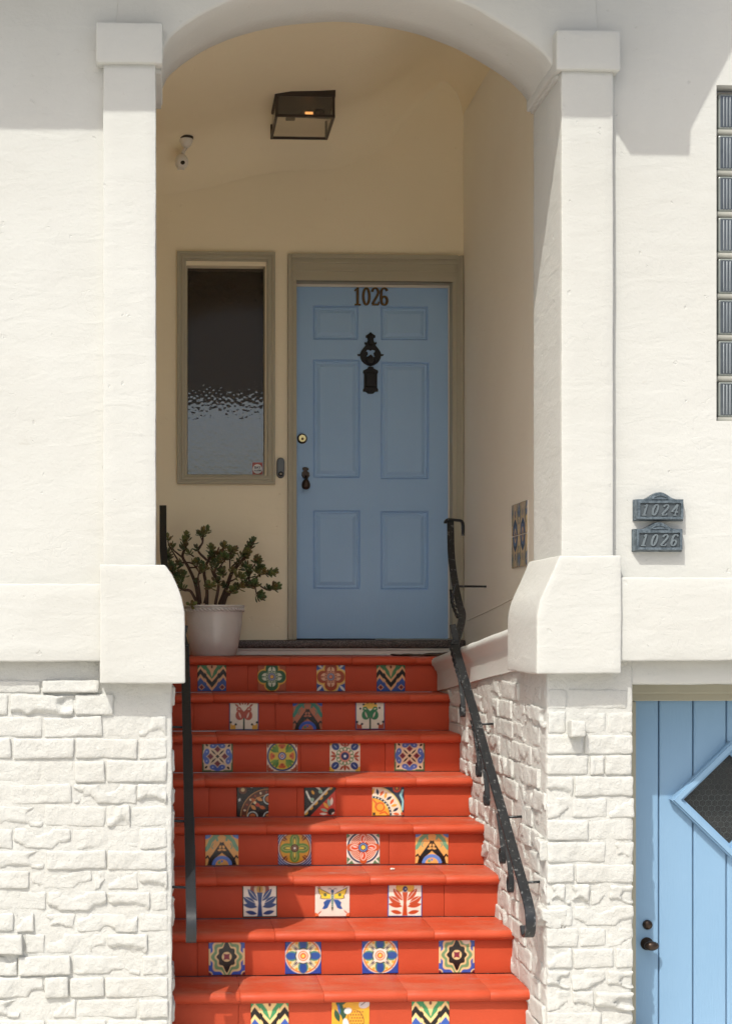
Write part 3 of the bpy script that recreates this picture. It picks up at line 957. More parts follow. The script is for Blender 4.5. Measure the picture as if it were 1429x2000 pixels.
for r in range(8):
    for cc in range(4):
        o = bpy.data.objects.new("glass_block", rim_me); COL.objects.link(o)
        o.location = (gbx0 + 0.012 + gw * (cc + 0.5), YW + 0.028, gbz0 + 0.012 + pit * (r + 0.5) - 0.004)
        o.parent = gb
        o2 = bpy.data.objects.new("glass_rib", rib_me); COL.objects.link(o2)
        o2.location = o.location; o2.parent = gb
    zz = gbz0 + 0.012 + pit * r - 0.004
    part("mortar_bead", tube([Vector((gbx0 + 0.004, YW + 0.036, zz)), Vector((gbx0 + 0.794, YW + 0.036, zz))], 0.0125, 10), M['block_joint'], gb, True)

# ------------------------------------------------------------------ porch window and front door
def frame_ring(x0, x1, z0, z1, prof, fn, top=1.0):
    """picture-frame moulding: prof = list of (inset, height); mitred"""
    V, F = [], []
    for ins, h in prof:
        t = ins * top
        for (x, z) in ((x0 + ins, z0 + ins), (x1 - ins, z0 + ins), (x1 - ins, z1 - t), (x0 + ins, z1 - t)):
            V.append(fn(x, z, h))
    for k in range(len(prof) - 1):
        for i in range(4):
            j = (i + 1) % 4
            F.append((k * 4 + i, k * 4 + j, (k + 1) * 4 + j, (k + 1) * 4 + i))
    return V, F
win = part("porch_window", join(frame_ring(ax(346, YBACK), ax(537, YBACK), at(440, 946, YBACK).z, at(440, 493, YBACK).z,
      [(0.0, 0.0), (0.0, 0.022), (0.003, 0.025), (0.014, 0.025), (0.018, 0.018), (0.024, 0.018), (0.028, 0.022), (0.040, 0.020), (0.043, 0.012), (0.050, 0.012), (0.052, -0.008), (0.058, -0.010), (0.060, -0.035), (0.062, -0.06)],
      lambda x, z, h: Vector((x, YBACK - h, z)))), M['olive'], house, label="olive framed obscure glass window beside the front door")
part("glass_pane", box(wx0 + 0.002, wx1 - 0.002, YBACK + 0.062, YBACK + 0.068, wz0 + 0.002, wz1 - 0.002), M['hammered'], win)
# alarm sticker on the glass
s0 = at(503, 916, YBACK + 0.058)
sy = lambda u, w, d: Vector((s0.x + u, s0.y - d, s0.z + w))
stk = part("sticker", plate([(-0.029, -0.037), (0.029, -0.037), (0.029, 0.037), (-0.029, 0.037)], [], sy, 0.0, 0.0004), M['sticker_red'], win)
part("sticker_disc", plate([(0.0275 * math.cos(t), 0.0275 * math.sin(t)) for t in np.linspace(0, 2 * math.pi, 28, endpoint=False)], [], sy, 0.0006, 0.0009), M['sticker_white'], win)
def text_mesh(txt, size, loc, rot, mat, extr=0.0003, shear=0.0):
    cu = bpy.data.curves.new("text", 'FONT')
    cu.body = txt; cu.size = size; cu.extrude = extr; cu.align_x = 'CENTER'; cu.align_y = 'CENTER'; cu.shear = shear
    cu.offset = size * 0.02
    o = bpy.data.objects.new("text", cu); COL.objects.link(o)
    bpy.context.view_layer.update()
    me = bpy.data.meshes.new_from_object(o.evaluated_get(bpy.context.evaluated_depsgraph_get()))
    bpy.data.objects.remove(o)
    me.materials.clear(); me.materials.append(mat)
    me.transform(Matrix.Translation(loc) @ Matrix.Rotation(rot, 4, 'X'))
    return me
obj("lettering", text_mesh("BAY", 0.020, sy(0, 0.008, 0.0015), math.pi / 2, M['ink']), win)
obj("lettering", text_mesh("ALARM", 0.0125, sy(0, -0.009, 0.0015), math.pi / 2, M['ink']), win)

# dark hall behind the obscure glass with a far window open to the sky
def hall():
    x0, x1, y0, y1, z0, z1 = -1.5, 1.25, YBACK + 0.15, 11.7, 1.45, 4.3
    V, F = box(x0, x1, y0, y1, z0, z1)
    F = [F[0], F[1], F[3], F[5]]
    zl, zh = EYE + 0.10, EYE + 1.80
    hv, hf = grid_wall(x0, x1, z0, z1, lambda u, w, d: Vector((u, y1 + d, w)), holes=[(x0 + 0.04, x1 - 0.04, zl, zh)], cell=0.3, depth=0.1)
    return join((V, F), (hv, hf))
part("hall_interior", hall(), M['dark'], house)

# door casing and jambs
cx0, cx1 = ax(562, YBACK), XWR - 0.003
cz1 = at(720, 499, YBACK).z
zj = zd1 + 0.006
def casing():
    bits = []
    L0, L1 = cx0, dxl - 0.002
    R0, R1 = dxr + 0.003, cx1
    w = L1 - L0
    for (a, b, h) in ((0, 1, 0.018), (0.0, 0.30, 0.024), (0.55, 0.75, 0.022)):
        bits.append(bbox(L0 + w * a, L0 + w * b, YBACK - h, YBACK + 0.002, ZLAND + 0.09, cz1 - 0.0005 * h, 0.002))
    w = R1 - R0
    for (a, b, h) in ((0, 1, 0.018), (0.72, 1.0, 0.024), (0.25, 0.42, 0.022)):
        bits.append(bbox(R0 + w * a, R0 + w * b, YBACK - h, YBACK + 0.002, ZLAND + 0.09, cz1 - 0.0005 * h, 0.002))
    hgt = cz1 - zj
    for (a, b, h) in ((0, 1, 0.019), (0.84, 1.0, 0.030), (0.66, 0.76, 0.025), (0.36, 0.46, 0.0235), (0.0, 0.22, 0.0215)):
        bits.append(bbox(L1 - 0.028, R0 + 0.03, YBACK - h, YBACK + 0.003, zj + hgt * a, zj + hgt * b, 0.002))
    # jamb linings
    bits.append(bbox(dxl - 0.012, dxl - 0.001, YBACK + 0.003, YDOOR + 0.05, ZLAND + 0.09, zj, 0.001))
    bits.append(bbox(dxr + 0.001, XWR - 0.036, YBACK + 0.003, YDOOR + 0.05, ZLAND + 0.09, zj, 0.001))
    bits.append(bbox(dxl - 0.012, dxr + 0.012, YBACK + 0.004, YDOOR + 0.05, zj, zj + 0.02, 0.001))
    return join(*bits)
part("door_casing", casing(), M['olive'], house)
part("weather_strip", join(box(dxl, dxr, YDOOR - 0.016, YDOOR - 0.004, zd1 - 0.008, zd1 + 0.005), box(dxr - 0.006, dxr + 0.0008, YDOOR - 0.015, YDOOR - 0.004, zd0, zd1 - 0.009)), M['white'], house)
# door leaf with six raised panels
pan = [(611, 699, 598, 664), (743, 835, 598, 664), (611, 703, 703, 934), (743, 837, 707, 936), (611, 703, 997, 1151), (743, 836, 998, 1152)]
rects = []
for (a, b, t, bt) in pan:
    rects.append((ax(a, YDOOR), ax(b, YDOOR), at(720, bt, YDOOR).z, at(720, t, YDOOR).z))
def leaf():
    V, F = grid_wall(dxl, dxr, zd0, zd1, lambda u, w, d: Vector((u, YDOOR + d, w)), holes=rects, cell=0.25, depth=0.012, amp=0.0)
    e, f = box(dxl, dxr, YDOOR + 0.02, YDOOR + 0.045, zd0, zd1)
    return join((V, F), (e, f))
door = part("front_door", leaf(), M['blue'], house, label="blue six-panel front door with black knocker and number")
for (x0, x1, z0, z1) in rects:
    pv_, pf_ = frame_ring(x0, x1, z0, z1, [(0.0, -0.012), (0.005, -0.0118), (0.009, -0.005), (0.015, -0.004), (0.019, -0.009), (0.024, -0.0095), (0.042, -0.002), (0.045, -0.0018)], lambda x, z, h: Vector((x, YDOOR - h, z)))
    n = len(pv_); pf_.append((n - 4, n - 3, n - 2, n - 1))
    part("panel", (pv_, pf_), M['blue'], door)
fd = lambda u, w, d: Vector((u, YDOOR - d, w))
def zoompts(pts, mirror=375):
    q = [(680 + x * 100 / 870, 550 + y * 230 / 2000) for x, y in pts]
    return q
half = [(375, 860), (400, 885), (425, 903), (455, 920), (456, 955), (428, 962), (422, 1000), (440, 1040), (476, 1032), (478, 1056), (456, 1085), (500, 1135), (535, 1185), (556, 1235), (600, 1238), (588, 1266), (552, 1266), (543, 1310), (520, 1355), (490, 1388), (430, 1425), (375, 1440)]
full = half + [(750 - x, y) for x, y in half[-2:0:-1]]
def px2(pts): return [(at(x, y, YDOOR).x, at(x, y, YDOOR).z) for x, y in zoompts(pts)]
hole = [(375, 1180), (400, 1160), (450, 1170), (450, 1200), (425, 1215), (432, 1250), (450, 1285), (425, 1288), (400, 1262), (375, 1240), (350, 1262), (318, 1284), (302, 1272), (330, 1240), (325, 1205), (300, 1190), (318, 1160), (350, 1162)]
part("knocker", join(plate(px2(full), [px2(hole)], fd, 0.0005, 0.009, 0.0), plate(px2([(320, 1300), (430, 1300), (470, 1330), (430, 1400), (375, 1425), (320, 1400), (280, 1330)]), [], fd, 0.010, 0.022, 0.25), plate(px2([(330, 900), (420, 900), (410, 1090), (340, 1090)]), [], fd, 0.010, 0.02, 0.3)), M['black'], door)
h2 = [(375, 1447), (335, 1452), (318, 1482), (252, 1513), (246, 1545), (264, 1578), (264, 1812), (246, 1840), (252, 1872), (290, 1872), (330, 1906), (375, 1909)]
full2 = h2 + [(750 - x, y) for x, y in h2[-2:0:-1]]
part("door_viewer", join(plate(px2(full2), [], fd, 0.0005, 0.010, 0.0), plate(px2([(290, 1540), (460, 1540), (460, 1800), (290, 1800)]), [], fd, 0.0105, 0.018, 0.12)), M['black'], door)
# brass house number on the door
def strokes(ch):
    ov = lambda cx, cy, rx, ry, a0, a1, n=16: [(cx + rx * math.cos(math.radians(a0 + (a1 - a0) * i / n)), cy + ry * math.sin(math.radians(a0 + (a1 - a0) * i / n))) for i in range(n + 1)]
    return {'1': [[(0.27, 0.02), (0.27, 0.98)], [(0.10, 0.80), (0.27, 0.96)], [(0.10, 0.035), (0.44, 0.035)]],
            '0': [ov(0.26, 0.5, 0.17, 0.46, 90, 450, 24)],
            '2': [ov(0.26, 0.74, 0.17, 0.22, 175, -20, 14) + [(0.38, 0.56), (0.10, 0.07)], [(0.08, 0.05), (0.45, 0.05)], [(0.44, 0.05), (0.46, 0.2)]],
            '4': [[(0.33, 0.97), (0.05, 0.33), (0.50, 0.33)], [(0.35, 0.97), (0.35, 0.02)], [(0.24, 0.03), (0.47, 0.03)]],
            '6': [ov(0.27, 0.74, 0.17, 0.22, 20, 175, 12) + [(0.095, 0.5), (0.10, 0.28)], ov(0.27, 0.27, 0.165, 0.235, 0, 360, 22)]}[ch]
def glyphs(txt, h, adv, fn, wid, thick, shear=0.0):
    bits = []
    off = 0.0
    for i, ch in enumerate(txt):
        for s_i, st in enumerate(strokes(ch)):
            P = [fn(i * adv + (x + shear * (y - 0.5)) * h, (y - 0.5) * h, thick / 2 + 0.0004 * s_i) for x, y in st]
            nrm = fn(0, 0, 1) - fn(0, 0, 0)
            wd = wid * (0.62 if (s_i and len(st) == 2) else 1.0)
            v, f = [], []
            for k, p in enumerate(P):
                t = (P[min(k + 1, len(P) - 1)] - P[max(k - 1, 0)]).normalized()
                sd = t.cross(nrm).normalized()
                if len(st) > 10: wk = wd * (0.55 + 0.45 * abs(t.z))
                else: wk = wd
                for a, b in ((-1, -1), (1, -1), (0.7, 1), (-0.7, 1)):
                    v.append(p + sd * a * wk / 2 + nrm * b * thick / 2)
            for k in range(len(P) - 1):
                for q in range(4):
                    r2 = (q + 1) % 4
                    f.append((k * 4 + q, k * 4 + r2, (k + 1) * 4 + r2, (k + 1) * 4 + q))
            f.append((0, 1, 2, 3)); n = len(P) - 1
            f.append((n * 4, n * 4 + 1, n * 4 + 2, n * 4 + 3))
            bits.append((v, f))
    return bits
n0 = at(690, 579, YDOOR); nh = at(690, 562, YDOOR).z - at(690, 597, YDOOR).z
adv = (at(737, 579, YDOOR).x - at(688, 579, YDOOR).x) / 3
for i, ch in enumerate("1026"):
    part("numeral", join(*glyphs(ch, nh, adv, lambda u, w, d, i=i: Vector((n0.x - 0.004 + i * adv * 1.06 + u, YDOOR - 0.001 - d, n0.z + w)), 0.0165, 0.010)), M['brass_dull'], door)
k = at(590, 857, YDOOR)
part("deadbolt", lathe([(0.029, 0), (0.029, -0.008), (0.021, -0.017), (0.0205, -0.019)], k, 'Y', 28, False), M['brass_dull'], door, True)
part("lock_cylinder", join(lathe([(0.0202, -0.018), (0.0202, -0.021), (0.0, -0.0212)], k, 'Y', 28, False)), M['brass'], door)
part("keyhole", join(lathe([(0.0075, -0.0215), (0.0075, -0.0235), (0.0, -0.0236)], k + Vector((0, 0, -0.003)), 'Y', 16, False)), M['brass_dull'], door)
kp = [(596, 912), (603, 914), (603, 918), (599, 919), (604, 923), (605, 929), (602, 934), (597, 937), (592, 934), (589, 929), (589, 923), (593, 919), (590, 917), (591, 913)]
part("escutcheon", plate([(at(x, y, YDOOR).x, at(x, y, YDOOR).z) for x, y in kp], [], fd, 0.0005, 0.010, 0.12), M['bronze'], door)
ka, kb = at(597, 930, YDOOR), at(596, 947, YDOOR)
part("door_handle", join(tube([ka, ka + Vector((0, -0.04, -0.008)), kb + Vector((0, -0.05, 0))], [0.008, 0.009, 0.012], 12),
     ([Vector((kb.x + math.cos(t) * 0.0245 * math.sin(f) * (1.0 - 0.25 * math.cos(f)), kb.y - 0.045 + math.sin(t) * 0.022 * math.sin(f), kb.z + math.cos(f) * 0.032)) for f in np.linspace(0, math.pi, 14) for t in np.linspace(0, 2 * math.pi, 20, endpoint=False)],
      [(a * 20 + b, a * 20 + (b + 1) % 20, (a + 1) * 20 + (b + 1) % 20, (a + 1) * 20 + b) for a in range(13) for b in range(20)])), M['bronze'], door, True)
# sill
zs0, zs1 = at(700, 1266, YBACK - 0.07).z, at(700, 1250, YBACK - 0.07).z
part("door_sill", rough_box(0.28, cx1, YBACK - 0.075, YDOOR + 0.05, zs0, zs1, 0.03, 0.010, ((20, 0.0015),), 3), M['granite'], house, True)
part("sill_riser", join(bbox(XWL, cx1, YBACK - 0.055, YBACK - 0.002, ZLAND + 0.001, zs0 - 0.012, 0.003), bbox(XWL, cx1, YBACK - 0.062, YBACK - 0.002, zs0 - 0.0115, zs0 - 0.001, 0.002)), M['white'], house)

# ------------------------------------------------------------------ painted ceramic tiles
TN = 60
TU, TV = np.meshgrid(np.linspace(-1, 1, TN), np.linspace(-1, 1, TN))
class Paint:
    def __init__(s, bg): s.im = np.ones((TN, TN, 3)) * np.array(hx(bg))
    def put(s, mask, col):
        m = np.clip(mask, 0, 1)[..., None]
        s.im = s.im * (1 - m) + np.array(hx(col)) * m
        return s
    def sd(s, d, col): return s.put(0.5 - d / 0.045, col)
    def circ(s, x, y, r, col): return s.sd(np.hypot(TU - x, TV - y) - r, col)
    def ring(s, x, y, r, w, col): return s.sd(abs(np.hypot(TU - x, TV - y) - r) - w / 2, col)
    def ell(s, x, y, a, b, ang, col):
        c, n = math.cos(math.radians(ang)), math.sin(math.radians(ang))
        u = (TU - x) * c + (TV - y) * n; v = -(TU - x) * n + (TV - y) * c
        return s.sd((np.sqrt((u / a) ** 2 + (v / b) ** 2) - 1) * min(a, b), col)
    def leaf(s, x, y, a, b, ang, col):        # pointed oval
        c, n = math.cos(math.radians(ang)), math.sin(math.radians(ang))
        u = (TU - x) * c + (TV - y) * n; v = -(TU - x) * n + (TV - y) * c
        w = b * np.clip(1 - (u / a) ** 2, -1, 1)
        return s.sd(np.maximum(abs(v) - w, abs(u) - a), col)
    def poly(s, pts, col):
        d = np.full(TU.shape, 9.0); ins = np.zeros(TU.shape, bool)
        for (x0, y0), (x1, y1) in zip(pts, pts[1:] + pts[:1]):
            ex, ey = x1 - x0, y1 - y0
            t = np.clip(((TU - x0) * ex + (TV - y0) * ey) / (ex * ex + ey * ey + 1e-9), 0, 1)
            d = np.minimum(d, np.hypot(TU - x0 - t * ex, TV - y0 - t * ey))
            cnd = ((y0 > TV) != (y1 > TV)) & (TU < ex * (TV - y0) / (ey + 1e-12) + x0)
            ins ^= cnd
        return s.sd(np.where(ins, -d, d), col)
    def line(s, pts, w, col):
        d = np.full(TU.shape, 9.0)
        for (x0, y0), (x1, y1) in zip(pts, pts[1:]):
            ex, ey = x1 - x0, y1 - y0
            t = np.clip(((TU - x0) * ex + (TV - y0) * ey) / (ex * ex + ey * ey + 1e-9), 0, 1)
            d = np.minimum(d, np.hypot(TU - x0 - t * ex, TV - y0 - t * ey))
        return s.sd(d - w / 2, col)
    def dia(s, x, y, r, col): return s.sd((abs(TU - x) + abs(TV - y) - r) * 0.7, col)
    def border(s, w, col): return s.sd((1 - w) - np.maximum(abs(TU), abs(TV)), col)
    def rot4(s, fn):
        global TU, TV
        u, v = TU, TV
        for k in range(4):
            TU, TV = [(u, v), (v, -u), (-u, -v), (-v, u)][k]
            fn(s)
        TU, TV = u, v
        return s
    def mirror(s, fn):
        global TU, TV
        u = TU
        for k in (1, -1):
            TU = u * k; fn(s)
        TU = u
        return s
T = {}
def zigzag(green, cream, blue):
    p = Paint(green)
    a = abs(TU); jog = np.where((a > 0.36) & (a < 0.5), 0.09, 0.0)
    f = np.interp(a, [0, 0.8, 1.0], [-0.42, 0.52, 0.24]) + jog - 0.05
    p.sd((TV - (f + 0.32)) * 0.7, cream); p.sd((TV - (f + 0.10)) * 0.7, '0b0a0c'); p.sd((TV - (f - 0.28)) * 0.7, cream); p.sd((TV - (f - 0.52)) * 0.7, blue)
    p.poly([(0, -0.02), (-0.14, 0.42), (-0.36, 0.72), (-0.24, 1.0), (0.24, 1.0), (0.36, 0.72), (0.14, 0.42)], cream)
    p.ell(0, 0.70, 0.07, 0.11, 0, '6b2a1c')
    for sx in (-0.72, 0.72): p.dia(sx, -0.72, 0.22, cream); p.dia(sx, -0.72, 0.16, '6e1f33')
    return p
T['zig'] = zigzag('3f7a4e', 'd8a577', '2f4f94')
T['zig2'] = zigzag('3f8f5c', 'eec98a', '2f57a8')
def flower4(bg, gold, pet, lite, cen, ctr, corner=None):
    p = Paint(bg)
    if corner:
        p.rot4(lambda s: (s.poly([(0.45, 1), (1, 1), (1, 0.45), (0.62, 0.62)], corner), s.leaf(0.8, 0.8, 0.28, 0.09, 45, 'd8d6d0')))
    p.rot4(lambda s: s.ell(0, 0.55, 0.54, 0.50, 0, gold))
    p.rot4(lambda s: s.ell(0, 0.56, 0.44, 0.42, 0, pet))
    p.rot4(lambda s: (s.ell(0, 0.46, 0.26, 0.24, 0, lite), s.leaf(0, 0.62, 0.2, 0.05, 90, pet)))
    p.circ(0, 0, 0.44, lite)
    for i in range(12):
        t = i * math.pi / 6; p.ring(0.30 * math.cos(t), 0.30 * math.sin(t), 0.12, 0.045, pet)
    p.circ(0, 0, 0.26, cen); p.ring(0, 0, 0.20, 0.03, 'c9cfd6'); p.circ(0, 0, 0.12, ctr)
    return p
T['flower_green'] = flower4('a84e2c', 'd8a23a', '1f5c33', 'cfd3bb', '1f3f7c', 'e0b04a')
T['flower_brown'] = flower4('c9b48a', 'e0b552', '9c3f1c', 'dcae8c', '1d3566', 'd8825c', '27509a')
def tulip(col, dots, base, rays):
    p = Paint('ddd5c2'); p.border(0.07, '33437c')
    if rays:
        for a in (-50, -28, -9, 9, 28, 50):
            t = math.radians(90 + a); p.leaf(0.62 * math.cos(t), 0.25 + 0.62 * math.sin(t), 0.18, 0.06, 90 + a, col)
    else:
        p.ell(0, 0.62, 0.5, 0.22, 0, 'dcb54e')
        for a in (-62, -30, -8, 14, 38, 66):
            t = math.radians(90 + a); p.circ(0.72 * math.cos(t), 0.12 + 0.74 * math.sin(t), 0.075, dots)
    p.line([(0, -1), (0, -0.2)], 0.12, '23402c')
    def half(s):
        s.ell(0.26, 0.02, 0.30, 0.36, 20, col); s.line([(0.14, 0.3), (0.28, 0.5), (0.45, 0.48), (0.46, 0.34), (0.36, 0.34)], 0.10, col)
        s.leaf(0.27, 0.0, 0.22, 0.05, 70, 'd9c4b4')
        s.poly([(0.55, -0.95), (0.92, -0.95), (0.92, -0.5), (0.76, -0.68), (0.58, -0.62)], base)
        s.circ(0.55, -0.62, 0.08, dots); s.circ(0.88, -0.48, 0.08, dots)
    return p.mirror(half)
T['tulip_red'] = tulip('a4412b', '30352c', 'd2a13c', True)
T['tulip_green'] = tulip('1f7346', '1d2430', 'a3452c', False)
def archtile(bg, grn, blu):
    p = Paint(bg)
    def half(s):
        s.circ(1.0, 1.0, 0.42, blu); s.ring(1.0, 1.0, 0.52, 0.08, bg)
        s.line([(0.30, 0.98), (0.46, 0.66), (0.68, 0.45), (0.80, 0.15), (0.95, -0.05)], 0.24, grn)
        s.line([(0.12, 0.9), (0.32, 0.72), (0.28, 0.5)], 0.13, grn)
        s.line([(0.52, 0.30), (0.62, 0.12), (0.55, 0.0)], 0.06, grn)
        s.poly([(0, 0.36), (0.10, 0.40), (0.16, 0.24), (0.78, -0.62), (0.88, -1), (0.55, -1), (0.42, -0.6), (0.0, -0.25)], '0a0a0c')
        s.line([(0.66, -0.95), (0.74, -0.62), (0.86, -0.45), (0.95, -0.55)], 0.10, '0a0a0c')
        s.ell(0.10, 0.10, 0.07, 0.10, 20, bg); s.ell(0.13, -0.08, 0.13, 0.06, -10, bg)
        s.ell(0, -1.0, 0.60, 0.56, 0, blu); s.ell(0, -1.0, 0.40, 0.36, 0, bg); s.circ(0.16, -0.84, 0.09, grn); s.circ(0, -0.76, 0.07, blu)
    return p.mirror(half)
T['arch_dark'] = archtile('a9664a', '2f7a66', '2c54ae')
T['arch_tan'] = archtile('e0a75e', '6f9d7c', '5f86cc')
def geometric():
    p = Paint('d9c3a2')
    p.border(0.07, '5a6b49')
    p.rot4(lambda s: (s.poly([(-0.98, 0.98), (-0.35, 0.98), (-0.42, 0.88), (-0.88, 0.88), (-0.88, 0.42), (-0.98, 0.35)], '5a6b49'), s.leaf(-0.70, 0.74, 0.12, 0.07, -45, '120f0f')))
    p.rot4(lambda s: (s.ell(-0.27, 0.70, 0.24, 0.17, 10, '4a66ae'), s.ell(0.27, 0.70, 0.24, 0.17, -10, '4a66ae'), s.ell(0, 0.84, 0.26, 0.11, 0, '4a66ae'), s.circ(-0.30, 0.70, 0.05, '9fb0d8'), s.circ(0.30, 0.70, 0.05, '9fb0d8')))
    p.rot4(lambda s: (s.dia(0, 0.46, 0.26, 'd9c3a2'), s.dia(0, 0.46, 0.21, '6d1c30')))
    p.rot4(lambda s: s.leaf(0.26, 0.26, 0.22, 0.05, 45, '100d0e'))
    p.poly([(-0.13, 0), (0, 0.13), (0.13, 0), (0, -0.13)], '100d0e')
    return p
T['geometric'] = geometric()
def yellow_circle():
    p = Paint('ddd2bd')
    p.rot4(lambda s: (s.circ(0.86, 0.86, 0.14, 'a04a2e'), s.ell(0.70, 0.92, 0.16, 0.07, 0, 'a04a2e'), s.ell(0.92, 0.70, 0.07, 0.16, 0, 'a04a2e')))
    p.circ(0, 0, 0.98, '2b4279'); p.circ(0, 0, 0.87, 'cdb63e')
    p.rot4(lambda s: (s.leaf(0.44, 0.44, 0.32, 0.13, 45, '5c8a35'), s.leaf(0.34, 0.58, 0.24, 0.08, 62, '3f7a2c'), s.leaf(0.58, 0.34, 0.24, 0.08, 28, '6f9a3c')))
    p.rot4(lambda s: (s.circ(0, 0.62, 0.16, 'c4602a'), s.leaf(-0.14, 0.70, 0.13, 0.07, 40, 'c4602a'), s.leaf(0.14, 0.70, 0.13, 0.07, 140, 'c4602a'), s.circ(0, 0.58, 0.06, '8a3416')))
    p.circ(0, 0, 0.27, '8c3a24'); p.circ(0, 0, 0.24, '39518e'); p.ring(0, 0, 0.15, 0.05, 'b9c0cc'); p.circ(0, 0, 0.10, 'b5532e'); p.circ(0, 0, 0.04, 'eee3c8')
    return p
T['yellow_circle'] = yellow_circle()
def rosette():
    p = Paint('ddd2bd')
    p.rot4(lambda s: (s.circ(0.98, 0.98, 0.3, 'd8ab44'), s.ell(0.63, 0.62, 0.27, 0.23, 45, '1d3c7c'), s.leaf(0.63, 0.63, 0.14, 0.03, 45, '9fb4d8')))
    p.rot4(lambda s: (s.leaf(0, 0.74, 0.22, 0.09, 90, 'a5452a'), s.leaf(-0.20, 0.76, 0.19, 0.07, 130, 'a5452a'), s.leaf(0.20, 0.76, 0.19, 0.07, 50, 'a5452a')))
    for i in range(12):
        t = i * math.pi / 6; p.ring(0.44 * math.cos(t), 0.44 * math.sin(t), 0.14, 0.055, '4f8a56')
    p.circ(0, 0, 0.37, 'b5482c'); p.ring(0, 0, 0.31, 0.04, 'ddb8a0'); p.circ(0, 0, 0.25, '16306a'); p.circ(0, 0, 0.085, 'dfe3ea')
    return p
T['rosette'] = rosette()
def darkquarter():
    p = Paint('17110f')
    p.ring(1.0, -1.0, 1.55, 0.34, '5a3018'); p.ring(1.0, -1.0, 1.74, 0.05, 'b98a54'); p.ring(1.0, -1.0, 1.36, 0.05, 'b98a54')
    for i in range(7):
        t = math.radians(95 + i * 14); p.leaf(1 + 1.55 * math.cos(t), -1 + 1.55 * math.sin(t), 0.09, 0.06, 95 + i * 14, 'd8c9a8' if i % 2 else 'a34a22')
    p.circ(-0.62, 0.68, 0.26, '6a3a20'); p.circ(-0.62, 0.68, 0.12, 'd0bd8a')
    p.leaf(-0.82, 0.05, 0.12, 0.07, 70, 'cfd6d0'); p.leaf(-0.05, 0.88, 0.12, 0.07, 20, 'cfd6d0')
    for x, y, cc in ((0.05, 0.02, 'b5602a'), (0.42, 0.10, 'c98a4a'), (0.30, -0.25, 'b23c22'), (0.05, -0.42, 'c98a4a'), (0.6, -0.42, 'c0622e')): p.leaf(x, y, 0.22, 0.11, -45 + 40 * x, cc)
    p.circ(0.14, -0.12, 0.09, 'e0cfa0')
    for x, y in ((1.0, 0.1), (0.0, -1.0), (1.0, -1.0)): p.circ(x, y, 0.34, 'b9c3bb'); p.circ(x, y, 0.27, '17110f'); p.circ(x, y, 0.2, 'b5602a')
    return p
T['dark_quarter'] = darkquarter()
def diagonal():
    p = Paint('141619')
    p.sd((TU - TV - 0.0) * -0.7, 'c03a24')
    p.line([(-1, -0.86), (0.86, 1)], 0.20, 'c9cfc0'); p.line([(-1, -0.98), (0.98, 1)], 0.14, 'd8a63c'); p.line([(-1, -1.2), (1.2, 1)], 0.22, '141619')
    for i in range(7): p.circ(-0.95 + i * 0.31, -1.03 + i * 0.31, 0.13, '141619')
    p.circ(-0.42, 0.42, 0.34, '141619'); p.ell(-0.45, 0.5, 0.08, 0.13, 30, 'd8a63c')
    p.line([(-0.85, 0.55), (-0.7, 0.2), (-0.5, -0.1)], 0.12, 'dadfd2'); p.line([(-0.3, 0.9), (-0.05, 0.72), (0.1, 0.5)], 0.12, 'dadfd2')
    p.circ(0.02, 0.55, 0.12, '8fb39c'); p.circ(-0.5, 0.05, 0.12, '8fb39c')
    p.leaf(0.36, -0.32, 0.24, 0.10, 130, 'dba83a'); p.leaf(0.55, -0.15, 0.26, 0.10, 100, '8fb39c'); p.leaf(0.72, -0.08, 0.26, 0.09, 85, 'e3ddcc'); p.leaf(0.25, -0.62, 0.24, 0.09, 160, '8fb39c'); p.leaf(0.2, -0.85, 0.24, 0.07, 178, 'e3ddcc')
    p.ell(0.70, -0.72, 0.24, 0.20, 30, '141619'); p.leaf(0.80, -0.82, 0.12, 0.05, 40, 'e3ddcc')
    return p
T['diagonal'] = diagonal()
def orangequarter():
    p = Paint('23344a')
    p.circ(-1.0, -1.0, 1.90, 'd9cf86'); p.circ(-1.0, -1.0, 1.82, 'e8dcc4'); p.circ(-1.0, -1.0, 1.24, '1c3340'); p.circ(-1.0, -1.0, 1.10, 'e8a83c')
    for i in range(9):
        t = math.radians(4 + i * 10.5); p.leaf(-1 + 1.53 * math.cos(t), -1 + 1.53 * math.sin(t), 0.21, 0.085, 4 + i * 10.5 + (20 if i % 2 else -12), ['d8622a', '23344a', 'e0a83c'][i % 3])
    for i in range(10):
        t = math.radians(i * 10); p.circ(-1 + 1.17 * math.cos(t), -1 + 1.17 * math.sin(t), 0.045, 'cfd8d0')
    p.ring(-0.5, -0.45, 0.26, 0.10, 'd8682a'); p.line([(-0.95, 0.0), (-0.75, -0.2), (-0.8, -0.45)], 0.10, 'd8682a'); p.line([(-0.5, -0.85), (-0.2, -0.75), (0.0, -0.95)], 0.10, 'd8682a'); p.line([(-0.2, -0.3), (-0.05, -0.5)], 0.09, 'f0cf6a')
    p.circ(0.55, 0.72, 0.26, 'c04a26'); p.circ(0.55, 0.72, 0.13, '2d3a3a'); p.circ(0.55, 0.72, 0.07, 'e0b04a')
    p.line([(0.92, 0.6), (0.78, 0.3), (0.95, -0.1), (0.9, -0.6)], 0.14, '8ec6cc'); p.line([(-0.3, 0.95), (0.1, 0.88)], 0.08, '8ec6cc')
    p.poly([(-0.97, -0.97), (-0.8, -0.97), (-0.8, -0.8), (-0.97, -0.8)], '2c2c2c'); p.circ(0.9, -0.88, 0.10, 'c04a26')
    return p
T['orange_quarter'] = orangequarter()
